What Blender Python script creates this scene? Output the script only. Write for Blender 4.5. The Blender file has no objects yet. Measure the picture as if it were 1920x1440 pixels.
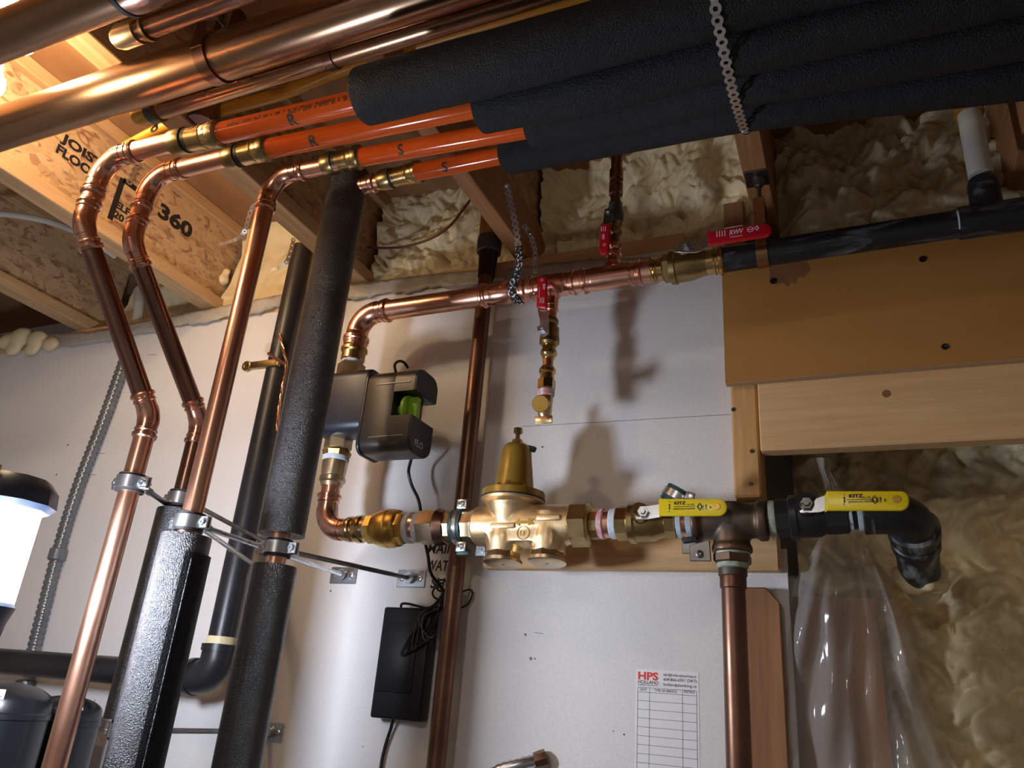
import bpy, bmesh, math, random
import numpy as np
from mathutils import Vector as Vec, Matrix

random.seed(7); RNG = np.random.default_rng(11)
C = bpy.context.scene.collection
SC = bpy.context.scene

# ------------------------------------------------------------------ camera, world, exposure
F = 1445.95; D = 1.5
RM = np.array([[0.91642833, -0.07660737, 0.39279821], [-0.08574916, 0.9211245, 0.37970612], [-0.39090434, -0.38165556, 0.83757557]])
cd = bpy.data.cameras.new('camera'); cam = bpy.data.objects.new('camera', cd); C.objects.link(cam)
def w2b(w): return Vec((w[0], w[2], -w[1]))
cx, cy, cz = w2b(RM[0]), -w2b(RM[1]), -w2b(RM[2])
cam.matrix_world = Matrix(((cx[0], cy[0], cz[0], 0), (cx[1], cy[1], cz[1], -D), (cx[2], cy[2], cz[2], 0), (0, 0, 0, 1)))
cd.sensor_width = 36; cd.lens = F / 1920 * 36; cd.clip_start = .02
SC.camera = cam
wd = bpy.data.worlds.new('world'); SC.world = wd; wd.use_nodes = True
wd.node_tree.nodes['Background'].inputs[0].default_value = (.5, .48, .45, 1)
wd.node_tree.nodes['Background'].inputs[1].default_value = .02
SC.view_settings.view_transform = 'Standard'; SC.view_settings.look = 'None'
SC.view_settings.gamma = 1; SC.view_settings.use_curve_mapping = False
SC.view_settings.exposure = 1.13
BULB_W = 92.0     # emission strength of the warm bulbs
LED_W = 95.0      # emission strength of the work light tube
FILL_W = 45.0     # emission strength of the fill lamp added behind the camera

# ------------------------------------------------------------------ from photograph to place
def ray(px, py):
    w = RM.T @ np.array([(px - 960) / F, (py - 720) / F, 1.]); return Vec((w[0], w[2], -w[1]))
def P(px, py, y):
    r = ray(px, py); t = (y + D) / r[1]; return Vec((r[0] * t, y, r[2] * t))
def PZ(px, py, z):
    r = ray(px, py); t = z / r[2]; return Vec((r[0] * t, r[1] * t - D, z))
def PX(px, py, x):
    r = ray(px, py); t = x / r[0]; return Vec((x, r[1] * t - D, r[2] * t))
def proj(q):
    c = RM @ np.array([q[0], -q[2], q[1] + D]); return 960 + F * c[0] / c[2], 720 + F * c[1] / c[2], c[2]
def scl(q): return proj(q)[2] / F            # metres per pixel at a point
class Ax:                                    # a straight line in the room, addressed by where it shows
    def __init__(s, A, B, k=0): s.A, s.d, s.k = A, (B - A).normalized(), k
    def at(s, px):
        lo, hi = -4., 4.
        f = lambda t: proj(s.A + s.d * t)[s.k]
        # keep in front of the camera
        while proj(s.A + s.d * hi)[2] < .1: hi -= .1
        while proj(s.A + s.d * lo)[2] < .1: lo += .1
        inc = f(hi) > f(lo)
        for _ in range(60):
            m = (lo + hi) / 2
            if (f(m) < px) == inc: lo = m
            else: hi = m
        return s.A + s.d * ((lo + hi) / 2)
    def prof(s, pp):
        o = s.at(pp[0][0]); r = []
        for px, rp in pp:
            q = s.at(px); r.append(((q - o).dot(s.d), rp * scl(q)))
        return o, r

# ------------------------------------------------------------------ mesh builder
def basis(n):
    n = Vec(n).normalized(); a = Vec((0, 0, 1)) if abs(n.z) < .9 else Vec((1, 0, 0))
    u = n.cross(a).normalized(); return u, n.cross(u).normalized(), n
class MB:
    def __init__(s): s.v, s.f = [], []
    def quadgrid(s, rings, closed_u, capA, capB, closed_v=False):
        n0 = len(s.v); m = len(rings[0])
        for r in rings: s.v += [tuple(p) for p in r]
        L = len(rings)
        for i in range(L if closed_v else L - 1):
            j = (i + 1) % L
            for k in range(m if closed_u else m - 1):
                l = (k + 1) % m
                s.f.append((n0 + i * m + k, n0 + i * m + l, n0 + j * m + l, n0 + j * m + k))
        if capA: s.f.append(tuple(n0 + k for k in range(m))[::-1])
        if capB: s.f.append(tuple(n0 + (L - 1) * m + k for k in range(m)))
        return s
    def lathe(s, o, ax, prof, seg=24, closed=False, phase=0., caps=True):
        u, v, n = basis(ax); o = Vec(o); rings = []
        for t, r in prof:
            rings.append([o + n * t + (u * math.cos(a) + v * math.sin(a)) * max(r, 1e-5) for a in [phase + 2 * math.pi * k / seg for k in range(seg)]])
        return s.quadgrid(rings, True, caps and not closed, caps and not closed, closed)
    def cyl(s, a, b, r, seg=20): return s.lathe(a, Vec(b) - Vec(a), [(0, r), ((Vec(b) - Vec(a)).length, r)], seg)
    def ring(s, o, ax, ri, ro, h, seg=28):
        return s.lathe(Vec(o) - Vec(ax).normalized() * h / 2, ax, [(0, ri), (0, ro), (h, ro), (h, ri)], seg, closed=True)
    def arc(s, o, ax, ref, r0, r1, t0, t1, a0, a1, seg=14):
        n = Vec(ax).normalized(); u = Vec(ref); u = (u - n * u.dot(n)).normalized(); v = n.cross(u); o = Vec(o); rings = []
        for k in range(seg + 1):
            a = a0 + (a1 - a0) * k / seg; d = u * math.cos(a) + v * math.sin(a)
            rings.append([o + n * t0 + d * r0, o + n * t0 + d * r1, o + n * t1 + d * r1, o + n * t1 + d * r0])
        return s.quadgrid(rings, True, True, True)
    def tube(s, pts, r, seg=16, cap=True):
        pts = [Vec(p) for p in pts]; n = len(pts); rr = r if isinstance(r, (list, tuple)) else [r] * n
        T = [(pts[min(i + 1, n - 1)] - pts[max(i - 1, 0)]).normalized() for i in range(n)]
        u = basis(T[0])[0]; rings = []
        for i in range(n):
            u = (u - T[i] * u.dot(T[i])).normalized(); v = T[i].cross(u)
            rings.append([pts[i] + (u * math.cos(2 * math.pi * k / seg) + v * math.sin(2 * math.pi * k / seg)) * rr[i] for k in range(seg)])
        return s.quadgrid(rings, True, cap, cap)
    def box(s, a, b):
        x0, x1 = sorted((a[0], b[0])); y0, y1 = sorted((a[1], b[1])); z0, z1 = sorted((a[2], b[2]))
        return s.prism([Vec((x0, y0, z0)), Vec((x1, y0, z0)), Vec((x1, y0, z1)), Vec((x0, y0, z1))], Vec((0, y1 - y0, 0)))
    def obox(s, c, u, v, w):
        c, u, v, w = Vec(c), Vec(u), Vec(v), Vec(w)
        return s.prism([c - u - v - w, c + u - v - w, c + u + v - w, c - u + v - w], w * 2)
    def prism(s, poly, ext):
        n0 = len(s.v); m = len(poly); ext = Vec(ext)
        s.v += [tuple(p) for p in poly] + [tuple(Vec(p) + ext) for p in poly]
        s.f.append(tuple(range(n0, n0 + m))); s.f.append(tuple(range(n0 + m, n0 + 2 * m))[::-1])
        for k in range(m):
            l = (k + 1) % m; s.f.append((n0 + k, n0 + m + k, n0 + m + l, n0 + l))
        return s
    def sphere(s, c, r, seg=16, rings=10, sq=(1, 1, 1)):
        c = Vec(c); R = []
        for i in range(rings + 1):
            th = math.pi * i / rings; q = max(math.sin(th), 1e-4)
            R.append([c + Vec((q * math.cos(2 * math.pi * k / seg) * r * sq[0], q * math.sin(2 * math.pi * k / seg) * r * sq[1], math.cos(th) * r * sq[2])) for k in range(seg)])
        return s.quadgrid(R, True, False, False)
    def add(s, vs, fs):
        n0 = len(s.v); s.v += [tuple(p) for p in vs]; s.f += [tuple(n0 + i for i in f) for f in fs]; return s

def apply_mods(o):
    dg = bpy.context.evaluated_depsgraph_get(); me = bpy.data.meshes.new_from_object(o.evaluated_get(dg))
    o.modifiers.clear(); o.data = me
def build(name, mb, mat, root=None, label=None, bevel=0, bseg=2, voxel=0, smooth=0, sharp=.6, kind=None, loc=None):
    base = Vec((0, 0, 0))
    q = root
    while q is not None: base = base + q.location; q = q.parent
    if root is None:
        if loc is None:
            a = np.array(mb.v); loc = Vec(((a[:, 0].min() + a[:, 0].max()) / 2, (a[:, 1].min() + a[:, 1].max()) / 2, a[:, 2].min()))
        base = Vec(loc)
    me = bpy.data.meshes.new(name)
    me.from_pydata([(p[0] - base[0], p[1] - base[1], p[2] - base[2]) for p in mb.v], [], mb.f)
    bm = bmesh.new(); bm.from_mesh(me)
    bmesh.ops.recalc_face_normals(bm, faces=bm.faces)
    if bevel:
        es = [e for e in bm.edges if len(e.link_faces) == 2 and e.calc_face_angle(0) > .5]
        bmesh.ops.bevel(bm, geom=es, offset=bevel, segments=bseg, affect='EDGES', profile=.5, clamp_overlap=True)
    bm.to_mesh(me); bm.free()
    o = bpy.data.objects.new(name, me); C.objects.link(o)
    if root is None: o.location = base
    else: o.parent = root
    if voxel:
        m = o.modifiers.new('r', 'REMESH'); m.mode = 'VOXEL'; m.voxel_size = voxel
        if smooth: m = o.modifiers.new('s', 'SMOOTH'); m.iterations = smooth; m.factor = .5
        apply_mods(o); me = o.data; me.name = name
    me.shade_smooth()
    if not voxel: me.set_sharp_from_angle(angle=sharp)
    me.materials.clear(); me.materials.append(mat)
    if label: o['label'] = label
    if kind: o['kind'] = kind
    return o
def tag(o, label, cat, group=None):
    o['label'] = label; o['category'] = cat
    if group: o['group'] = group
    return o
def thing(name, label, cat, loc, group=None):
    o = bpy.data.objects.new(name, None); C.objects.link(o); o.location = Vec(loc); o.empty_display_size = .02
    return tag(o, label, cat, group)
def text_mesh(s, bold=0.0, cut=False):
    cu = bpy.data.curves.new('t', 'FONT'); cu.body = s; cu.size = 1; cu.offset = bold; cu.resolution_u = 3
    o = bpy.data.objects.new('t', cu); C.objects.link(o)
    dg = bpy.context.evaluated_depsgraph_get(); me = bpy.data.meshes.new_from_object(o.evaluated_get(dg))
    v = np.array([x.co[:] for x in me.vertices]) if len(me.vertices) else np.zeros((0, 3)); f = [tuple(p.vertices) for p in me.polygons]
    if cut:
        bm = bmesh.new(); bm.from_mesh(me); bmesh.ops.triangulate(bm, faces=bm.faces)
        for _ in range(3): bmesh.ops.subdivide_edges(bm, edges=[e for e in bm.edges if e.calc_length() > .08], cuts=1); bmesh.ops.triangulate(bm, faces=bm.faces)
        bm.verts.index_update(); v = np.array([x.co[:] for x in bm.verts]); f = [tuple(q.index for q in p.verts) for p in bm.faces]; bm.free()
    bpy.data.objects.remove(o); bpy.data.curves.remove(cu); bpy.data.meshes.remove(me)
    return v, f
def lettering(s, origin, u, v, h, mat, root, width=None, name='lettering', mb=None, shear=0., bold=.012):
    """flat lettering: lower left corner, reading direction, up direction, capital height"""
    vs, fs = text_mesh(s, bold)
    if not len(vs): return None
    u, v, origin = Vec(u).normalized(), Vec(v).normalized(), Vec(origin)
    x0, x1 = vs[:, 0].min(), vs[:, 0].max(); k = h / .7; kx = (width / (x1 - x0)) if width else k
    out = [origin + u * ((p[0] - x0) * kx + shear * p[1] * k) + v * (p[1] * k) for p in vs]
    if mb is not None: mb.add(out, fs); return None
    return build(name, MB().add(out, fs), mat, root)
def wrap_lettering(s, A, d, r, facing, h, mat, root, name='lettering', width=None, tilt=0.):
    """lettering that lies on a round tube: A = point on the axis, d = reading direction"""
    vs, fs = text_mesh(s, .02, True); d = Vec(d).normalized(); n = Vec(facing); n = (n - d * n.dot(d)).normalized(); w = d.cross(n) * -1
    x0, x1 = vs[:, 0].min(), vs[:, 0].max(); k = h / .7; kx = (width / (x1 - x0)) if width else k; out = []
    for p in vs:
        a = (p[1] - .35) * k / r + tilt
        out.append(Vec(A) + d * (p[0] - x0) * kx + (n * math.cos(a) + w * math.sin(a)) * (r + .0006))
    return build(name, MB().add(out, fs), mat, root)

# ------------------------------------------------------------------ materials
def mat(name, c1, c2=None, rough=.5, metal=0., scale=8., stretch=(1, 1, 1), lo=.35, hi=.65, detail=4., bump=None, rough2=None, spec=.5, dist=0., emit=None, third=None):
    m = bpy.data.materials.new(name); m.use_nodes = True; N = m.node_tree.nodes; L = m.node_tree.links; b = N['Principled BSDF']
    b.inputs['Metallic'].default_value = metal; b.inputs['Roughness'].default_value = rough; b.inputs['Specular IOR Level'].default_value = spec
    b.inputs['Base Color'].default_value = (*c1, 1)
    tc = N.new('ShaderNodeTexCoord'); mp = N.new('ShaderNodeMapping'); L.new(tc.outputs['Object'], mp.inputs[0]); mp.inputs['Scale'].default_value = stretch
    if c2 is not None:
        nz = N.new('ShaderNodeTexNoise'); nz.inputs['Scale'].default_value = scale; nz.inputs['Detail'].default_value = detail; nz.inputs['Distortion'].default_value = dist
        L.new(mp.outputs[0], nz.inputs['Vector'])
        cr = N.new('ShaderNodeValToRGB'); L.new(nz.outputs[0], cr.inputs[0])
        cr.color_ramp.elements[0].position = lo; cr.color_ramp.elements[0].color = (*c1, 1)
        cr.color_ramp.elements[1].position = hi; cr.color_ramp.elements[1].color = (*c2, 1)
        if third:
            e = cr.color_ramp.elements.new(third[0]); e.color = (*third[1], 1)
        L.new(cr.outputs[0], b.inputs['Base Color'])
        if rough2 is not None:
            mr = N.new('ShaderNodeMapRange'); L.new(nz.outputs[0], mr.inputs[0]); mr.inputs[1].default_value = lo; mr.inputs[2].default_value = hi
            mr.inputs[3].default_value = rough; mr.inputs[4].default_value = rough2; L.new(mr.outputs[0], b.inputs['Roughness'])
    if bump:
        nb = N.new('ShaderNodeTexNoise'); nb.inputs['Scale'].default_value = bump[0]; nb.inputs['Detail'].default_value = 3
        L.new((mp if len(bump) > 3 else tc).outputs[0 if len(bump) > 3 else 'Object'], nb.inputs['Vector'])
        bp = N.new('ShaderNodeBump'); bp.inputs['Strength'].default_value = bump[1]; bp.inputs['Distance'].default_value = bump[2]
        L.new(nb.outputs[0], bp.inputs['Height']); L.new(bp.outputs[0], b.inputs['Normal'])
    if emit:
        b.inputs['Emission Color'].default_value = (*emit[0], 1); b.inputs['Emission Strength'].default_value = emit[1]
    return m
def wood(name, c1, c2, grain='X', rough=.6, sc=1.0, third=None):
    st = {'X': (1.5, 22, 22), 'Y': (22, 1.5, 22), 'Z': (22, 22, 1.5)}[grain]
    return mat(name, c1, c2, rough=rough, scale=3.2 * sc, stretch=st, lo=.3, hi=.7, detail=5, bump=(6, .25, .002, 1), dist=.6, third=third)
M = {}
M['copper'] = mat('copper_bright', (.78, .43, .30), (.62, .33, .23), rough=.28, rough2=.4, metal=1, scale=9, stretch=(1, 1, 1), lo=.4, hi=.75)
M['copper_fit'] = mat('copper_fitting', (.80, .44, .32), (.64, .34, .25), rough=.2, rough2=.3, metal=1, scale=14, lo=.4, hi=.7, bump=(60, .06, .001))
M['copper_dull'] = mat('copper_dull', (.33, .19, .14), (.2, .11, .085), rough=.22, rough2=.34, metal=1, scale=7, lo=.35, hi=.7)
M['copper_big'] = mat('copper_weathered', (.46, .30, .19), (.33, .19, .11), rough=.22, rough2=.34, metal=1, scale=6, stretch=(.5, 2, 2), lo=.35, hi=.7)
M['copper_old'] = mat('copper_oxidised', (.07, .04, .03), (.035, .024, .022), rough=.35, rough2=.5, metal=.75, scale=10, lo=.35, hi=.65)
M['bronze_tee'] = mat('bronze_tee', (.17, .10, .06), (.09, .085, .075), rough=.42, rough2=.55, metal=.8, scale=18, lo=.4, hi=.65, bump=(160, .1, .001))
M['brass'] = mat('brass', (.66, .48, .22), (.5, .34, .14), rough=.16, rough2=.3, metal=1, scale=20, lo=.4, hi=.7)
M['brass_dull'] = mat('brass_dull', (.42, .31, .14), (.3, .21, .09), rough=.26, rough2=.4, metal=1, scale=20, lo=.4, hi=.7)
M['brass_pale'] = mat('brass_pale', (.72, .57, .38), (.6, .45, .28), rough=.28, rough2=.4, metal=1, scale=30, lo=.4, hi=.7, bump=(220, .08, .001))
M['brass_gold'] = mat('bronze_gold', (.66, .41, .10), (.55, .33, .08), rough=.3, rough2=.4, metal=1, scale=20, bump=(120, .1, .001))
M['cast'] = mat('cast_bronze', (.74, .56, .33), (.64, .46, .25), rough=.36, rough2=.48, metal=.95, scale=25, bump=(190, .22, .001))
M['gold_paint'] = mat('ochre_painted_metal', (.33, .19, .03), (.27, .155, .025), rough=.32, metal=.35, scale=20, bump=(120, .18, .001))
M['steel'] = mat('zinc_steel', (.62, .65, .68), (.54, .57, .61), rough=.26, rough2=.34, metal=1, scale=25, lo=.4, hi=.65)
M['steel_dark'] = mat('dull_steel', (.25, .25, .25), (.17, .16, .15), rough=.4, metal=1, scale=30)
M['strap'] = mat('galvanised_strap', (.62, .61, .6), (.5, .49, .48), rough=.38, metal=.9, scale=50)
M['pex'] = mat('orange_plastic_tube', (.70, .115, .010), (.58, .075, .008), rough=.13, scale=5, stretch=(.3, 1, 1), spec=.5)
M['black_ink'] = mat('black_ink', (.01, .01, .012), rough=.6)
M['faded_ink'] = mat('faded_ink', (.16, .035, .01), rough=.5)
M['foam_sleeve'] = mat('black_foam_sleeve', (.018, .02, .024), (.028, .03, .034), rough=.25, scale=60, spec=1.0, bump=(500, 1.0, .003))
M['foam_smooth'] = mat('dark_foam_sleeve', (.012, .0125, .0145), (.017, .018, .021), rough=.5, scale=60, spec=.2, bump=(420, .8, .003))
M['rubber'] = mat('black_rubber', (.015, .015, .016), rough=.6)
M['green_rubber'] = mat('green_rubber', (.008, .05, .045), rough=.5)
M['abs'] = mat('black_plastic_pipe', (.012, .012, .014), (.02, .02, .022), rough=.38, scale=12)
M['abs_chalk'] = mat('black_pipe_chalky', (.012, .012, .014), (.16, .16, .18), rough=.4, rough2=.8, scale=16, stretch=(.6, 2, 2), lo=.52, hi=.8, detail=9, dist=1.2)
M['iron_tape'] = mat('white_smeared_black_iron', (.016, .017, .018), (.3, .33, .33), rough=.4, rough2=.7, scale=18, stretch=(3, 1, 1), lo=.47, hi=.72, detail=6)
M['tape'] = mat('white_thread_tape', (.66, .72, .78), (.52, .6, .7), rough=.55, scale=120)
M['tape_pink'] = mat('pink_thread_sealant', (.62, .25, .26), (.62, .62, .72), rough=.5, scale=40, stretch=(4, 1, 1), lo=.45, hi=.6)
M['sealant'] = mat('pale_green_sealant', (.46, .52, .42), (.3, .35, .27), rough=.6, scale=90)
M['yellow'] = mat('yellow_vinyl', (.80, .60, .01), rough=.28, spec=.5)
M['red'] = mat('red_vinyl', (.50, .008, .018), rough=.3, spec=.5)
M['white_ink'] = mat('white_ink', (.8, .74, .74), rough=.6)
M['pump'] = mat('dark_box_plastic', (.010, .014, .024), (.013, .017, .028), rough=.40, scale=10, spec=.9)
M['pump_satin'] = mat('satin_box_metal', (.115, .108, .10), (.09, .085, .08), rough=.4, metal=.85, scale=10)
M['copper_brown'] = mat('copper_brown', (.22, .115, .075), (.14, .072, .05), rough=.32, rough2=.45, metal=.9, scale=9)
M['pump_face'] = mat('dark_satin_plastic', (.022, .02, .018), rough=.45, spec=.5)
M['green'] = mat('lime_plastic', (.30, .56, .03), rough=.35)
M['adapter'] = mat('black_adapter_plastic', (.006, .007, .012), rough=.42, spec=.4, bump=(500, .1, .0005))
M['cable'] = mat('black_cable', (.008, .008, .009), rough=.4)
M['red_cable'] = mat('brown_cable', (.12, .03, .015), rough=.4)
M['wall'] = mat('drywall_paint', (.76, .735, .715), (.68, .66, .645), rough=.62, scale=260, lo=.25, hi=.75, detail=2, bump=(240, .12, .001))
M['wall_room'] = mat('room_wall_paint', (.72, .70, .67), rough=.8)
M['floor'] = mat('concrete', (.3, .29, .28), (.22, .21, .2), rough=.8, scale=5)
M['paper'] = mat('sticker_vinyl', (.80, .79, .79), rough=.4)
M['lumber_x'] = wood('spruce_lumber', (.74, .48, .24), (.62, .37, .16), 'X')
M['lumber_z'] = wood('spruce_stud', (.66, .40, .16), (.52, .29, .10), 'Z', third=(.42, (.58, .33, .12)))
M['lumber_dark'] = wood('brown_stud', (.36, .17, .07), (.27, .12, .045), 'Z')
M['joist'] = wood('joist_flange', (.56, .37, .19), (.42, .25, .12), 'Y')
M['joist_dark'] = wood('brown_joist', (.42, .20, .085), (.30, .13, .05), 'Y')
M['joist_bottom'] = wood('joist_flange_weathered', (.55, .38, .2), (.42, .27, .13), 'Y')
M['ply'] = mat('plywood_panel', (.46, .215, .05), (.40, .18, .04), rough=.62, scale=3, stretch=(1, 1, 3), bump=(200, .1, .001))
M['ply_edge'] = wood('plywood_edge', (.50, .34, .19), (.34, .22, .12), 'X')
M['ply_stain'] = mat('water_stain', (.22, .085, .035), (.3, .125, .04), rough=.6, scale=30)
M['deck'] = mat('subfloor', (.40, .22, .10), (.28, .14, .06), rough=.8, scale=9, stretch=(1, .4, 1))
M['sprayfoam'] = mat('spray_foam', (.80, .69, .44), (.66, .53, .29), rough=.45, scale=9, lo=.35, hi=.7, spec=.4, bump=(70, .22, .004))
M['polystrip'] = mat('grey_poly_strip', (.50, .46, .40), (.36, .32, .27), rough=.35, scale=14, bump=(25, .6, .01))
M['csst'] = mat('yellow_gas_tube', (.62, .27, .02), rough=.35)
M['conduit'] = mat('grey_armoured_conduit', (.20, .21, .22), (.16, .17, .18), rough=.24, scale=20, metal=.5)
M['pvc'] = mat('pale_plastic_pipe', (.55, .53, .46), rough=.4)
M['amber'] = mat('amber_plastic', (.42, .19, .04), rough=.25)
M['greyplastic'] = mat('grey_plastic', (.07, .075, .08), rough=.3)
M['tank'] = mat('black_vessel_enamel', (.012, .014, .018), rough=.3, spec=.5)
M['navy'] = mat('navy_lamp_plastic', (.02, .035, .06), rough=.4)
M['hole'] = mat('screw_head', (.05, .045, .04), rough=.4, metal=.8)
M['sleeve_print'] = mat('patterned_fabric', (.012, .012, .015), (.75, .75, .75), rough=.7, scale=190, lo=.58, hi=.6, detail=1)
M['graphite'] = mat('pencil_line', (.3, .3, .32), rough=.7)
M['bulb'] = mat('lit_warm_bulb', (1, .8, .5), emit=((1.0, .74, .46), BULB_W))
M['led'] = mat('lit_led_tube', (1, 1, 1), emit=((.78, .85, 1.0), LED_W))
M['fill_led'] = mat('lit_fill_lamp', (1, 1, 1), emit=((1.0, .9, .8), FILL_W))
M['red_ink'] = mat('red_ink', (.75, .03, .03), rough=.5)
M['white_plastic'] = mat('white_socket_plastic', (.7, .68, .65), rough=.4)
def osb_mat():
    m = mat('strand_board', (.5, .27, .1), rough=.65); N = m.node_tree.nodes; L = m.node_tree.links; b = N['Principled BSDF']
    tc = N.new('ShaderNodeTexCoord'); mp = N.new('ShaderNodeMapping'); mp.inputs['Scale'].default_value = (20, 42, 75); mp.inputs['Rotation'].default_value = (.35, 0, 0)
    L.new(tc.outputs['Object'], mp.inputs[0])
    nz = N.new('ShaderNodeTexNoise'); nz.inputs['Scale'].default_value = .35; L.new(mp.outputs[0], nz.inputs['Vector'])
    mx = N.new('ShaderNodeMix'); mx.data_type = 'VECTOR'; mx.inputs['Factor'].default_value = .55
    L.new(mp.outputs[0], mx.inputs['A']); L.new(nz.outputs['Color'], mx.inputs['B'])
    vo = N.new('ShaderNodeTexVoronoi'); vo.inputs['Scale'].default_value = 1.6; L.new(mx.outputs['Result'], vo.inputs['Vector'])
    cr = N.new('ShaderNodeValToRGB'); L.new(vo.outputs['Color'], cr.inputs[0])
    el = cr.color_ramp.elements; el[0].position = 0; el[0].color = (.30, .17, .09, 1); el[1].position = 1; el[1].color = (.56, .40, .23, 1)
    e = el.new(.25); e.color = (.46, .31, .17, 1); e = el.new(.6); e.color = (.52, .36, .20, 1)
    n2 = N.new('ShaderNodeTexNoise'); n2.inputs['Scale'].default_value = .55; n2.inputs['Detail'].default_value = 6; n2.inputs['Distortion'].default_value = 1.5; L.new(mp.outputs[0], n2.inputs['Vector'])
    c2 = N.new('ShaderNodeValToRGB'); L.new(n2.outputs[0], c2.inputs[0]); c2.color_ramp.elements[0].position = .52; c2.color_ramp.elements[0].color = (0, 0, 0, 1); c2.color_ramp.elements[1].position = .68; c2.color_ramp.elements[1].color = (1, 1, 1, 1)
    m2 = N.new('ShaderNodeMix'); m2.data_type = 'RGBA'; L.new(c2.outputs[0], m2.inputs['Factor']); L.new(cr.outputs[0], m2.inputs['A']); m2.inputs['B'].default_value = (.24, .11, .06, 1)
    L.new(m2.outputs['Result'], b.inputs['Base Color'])
    bp = N.new('ShaderNodeBump'); bp.inputs['Strength'].default_value = .25; bp.inputs['Distance'].default_value = .002
    L.new(vo.outputs['Color'], bp.inputs['Height']); L.new(bp.outputs[0], b.inputs['Normal']); return m
M['osb'] = osb_mat()
def sheet_mat():
    m = bpy.data.materials.new('clear_plastic_sheet'); m.use_nodes = True; N = m.node_tree.nodes; L = m.node_tree.links; b = N['Principled BSDF']
    b.inputs['Base Color'].default_value = (.75, .72, .68, 1); b.inputs['Roughness'].default_value = .1; b.inputs['Specular IOR Level'].default_value = .9
    b.inputs['Alpha'].default_value = .32
    nz = N.new('ShaderNodeTexNoise'); nz.inputs['Scale'].default_value = 9; bp = N.new('ShaderNodeBump'); bp.inputs['Strength'].default_value = .2; bp.inputs['Distance'].default_value = .01
    L.new(nz.outputs[0], bp.inputs['Height']); L.new(bp.outputs[0], b.inputs['Normal']); return m
M['sheet'] = sheet_mat()

# ------------------------------------------------------------------ the room
FZ = -1.4; ZJ = 1.024; ZS = 1.326
def struct(name, mb, m, parent=None, **k):
    o = build(name, mb, m, parent, **k)
    if parent is None: o['kind'] = 'structure'
    return o
ZD = .978                                       # top of the drywall
wb = bpy.data.objects.new('wall_back', None); C.objects.link(wb); wb['kind'] = 'structure'; wb.location = (-1.2, 0, FZ)
struct('drywall_sheet', MB().box((-3.6, 0, FZ), (-.6815, .0125, ZD)), M['wall'], wb)
struct('drywall_sheet', MB().box((-.680, -.005, FZ), (-.203, .0125, ZD)), M['wall'], wb)
struct('drywall_sheet', MB().box((-.203, -.005, FZ), (-.118, .0125, .30)), M['wall'], wb)
a, b = P(977, 800, -.0056), P(1370, 777, -.0056)
struct('pencil_line', MB().obox((a + b) / 2, (b - a) / 2, Vec((0, 0, .0006)), Vec((0, .0004, 0))), M['graphite'], wb)
for px, py, w in ((1017, 838, 3), (985, 1190, 4), (995, 1235, 5), (1003, 1235, 3), (1170, 1377, 3), (1150, 1371, 2), (106, 890, 3), (620, 1108, 3), (680, 1400, 2), (127, 834, 3), (178, 1313, 2)):
    q = P(px, py, -.0004 if px < 950 else -.0054); s_ = scl(q) * w
    struct('wall_dent', MB().lathe(q, (0, -1, 0), [(0, s_ * .6), (.0006, s_ * .5)], 7), M['hole'], wb)
for px, py, l in ((190, 850, 10), (175, 890, 8), (285, 665, 12), (1010, 1187, 9)):
    q = P(px, py, -.0004 if px < 950 else -.0054); s_ = scl(q)
    struct('scuff_mark', MB().obox(q, Vec((l * s_, 0, -.1 * l * s_)), Vec((0, 0, .0007)), Vec((0, .0004, 0))), M['graphite'], wb)
struct('top_plate', MB().box((-3.6, .0, ZD + .001), (-.3, .12, ZJ - .002)), M['lumber_x'], wb)
struct('sheathing', MB().box((-3.6, .37, FZ), (2.2, .39, ZS)), M['wall_room'], wb)
struct('floor', MB().box((-3.6, -4.2, FZ - .05), (2.2, .39, FZ)), M['floor'])
struct('wall_left', MB().box((-3.65, -4.2, FZ), (-3.6, .39, ZS)), M['wall'])
struct('wall_right', MB().box((2.2, -4.2, FZ), (2.25, .39, ZS)), M['wall_room'])
struct('wall_front', MB().box((-3.6, -4.25, FZ), (2.2, -4.2, ZS)), M['wall_room'])
struct('ceiling', MB().box((-3.6, -4.2, ZS), (2.2, .39, ZS + .02)), M['deck'])

def joist(x0, label, mode='i', y0=-4.15, y1=.10):
    t = thing('ceiling_joist', label, 'joist', (x0 + .03, (y0 + y1) / 2, ZJ), 'timber joists under the floor above')
    if mode == 'i':
        xw = x0 + .0295
        build('bottom_flange', MB().box((x0, y0, ZJ), (x0 + .059, y1, ZJ + .038)), M['joist'], t, bevel=.002, bseg=1)
        build('top_flange', MB().box((x0, y0, ZS - .038), (x0 + .059, y1, ZS - .001)), M['joist'], t, bevel=.002, bseg=1)
        build('web', MB().box((xw - .005, y0, ZJ + .037), (xw + .005, y1, ZS - .037)), M['osb'], t)
    elif mode == 'deep':
        build('bottom_flange', MB().box((x0, y0, ZJ), (x0 + .04, y1, ZJ + .13)), M['joist_dark'], t, bevel=.002, bseg=1)
        build('web', MB().box((x0 + .014, y0, ZJ + .129), (x0 + .026, y1, ZS - .001)), M['osb'], t)
    else:
        build('beam', MB().box((x0, y0, ZJ), (x0 + .048, y1, ZS - .001)), M['joist_dark'], t, bevel=.002, bseg=1)
    return t
j0 = joist(-2.30, 'wooden I-joist furthest left, above the armoured conduit')
j1 = joist(-1.752, 'wooden I-joist with the black stamp 360 on its strand board web')
j2 = joist(-1.212, 'wooden I-joist passing behind the top of the tall insulated riser')
j3 = joist(-.722, 'brown joist with the perforated strap nailed to it', 'deep')
j4 = joist(-.146, 'solid brown joist carrying the rod hanger plate', 'solid')
j5 = joist(.34, 'solid joist at the far right above the black pipe', 'solid')
xw = -1.752 + .0295 + .0054
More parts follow.
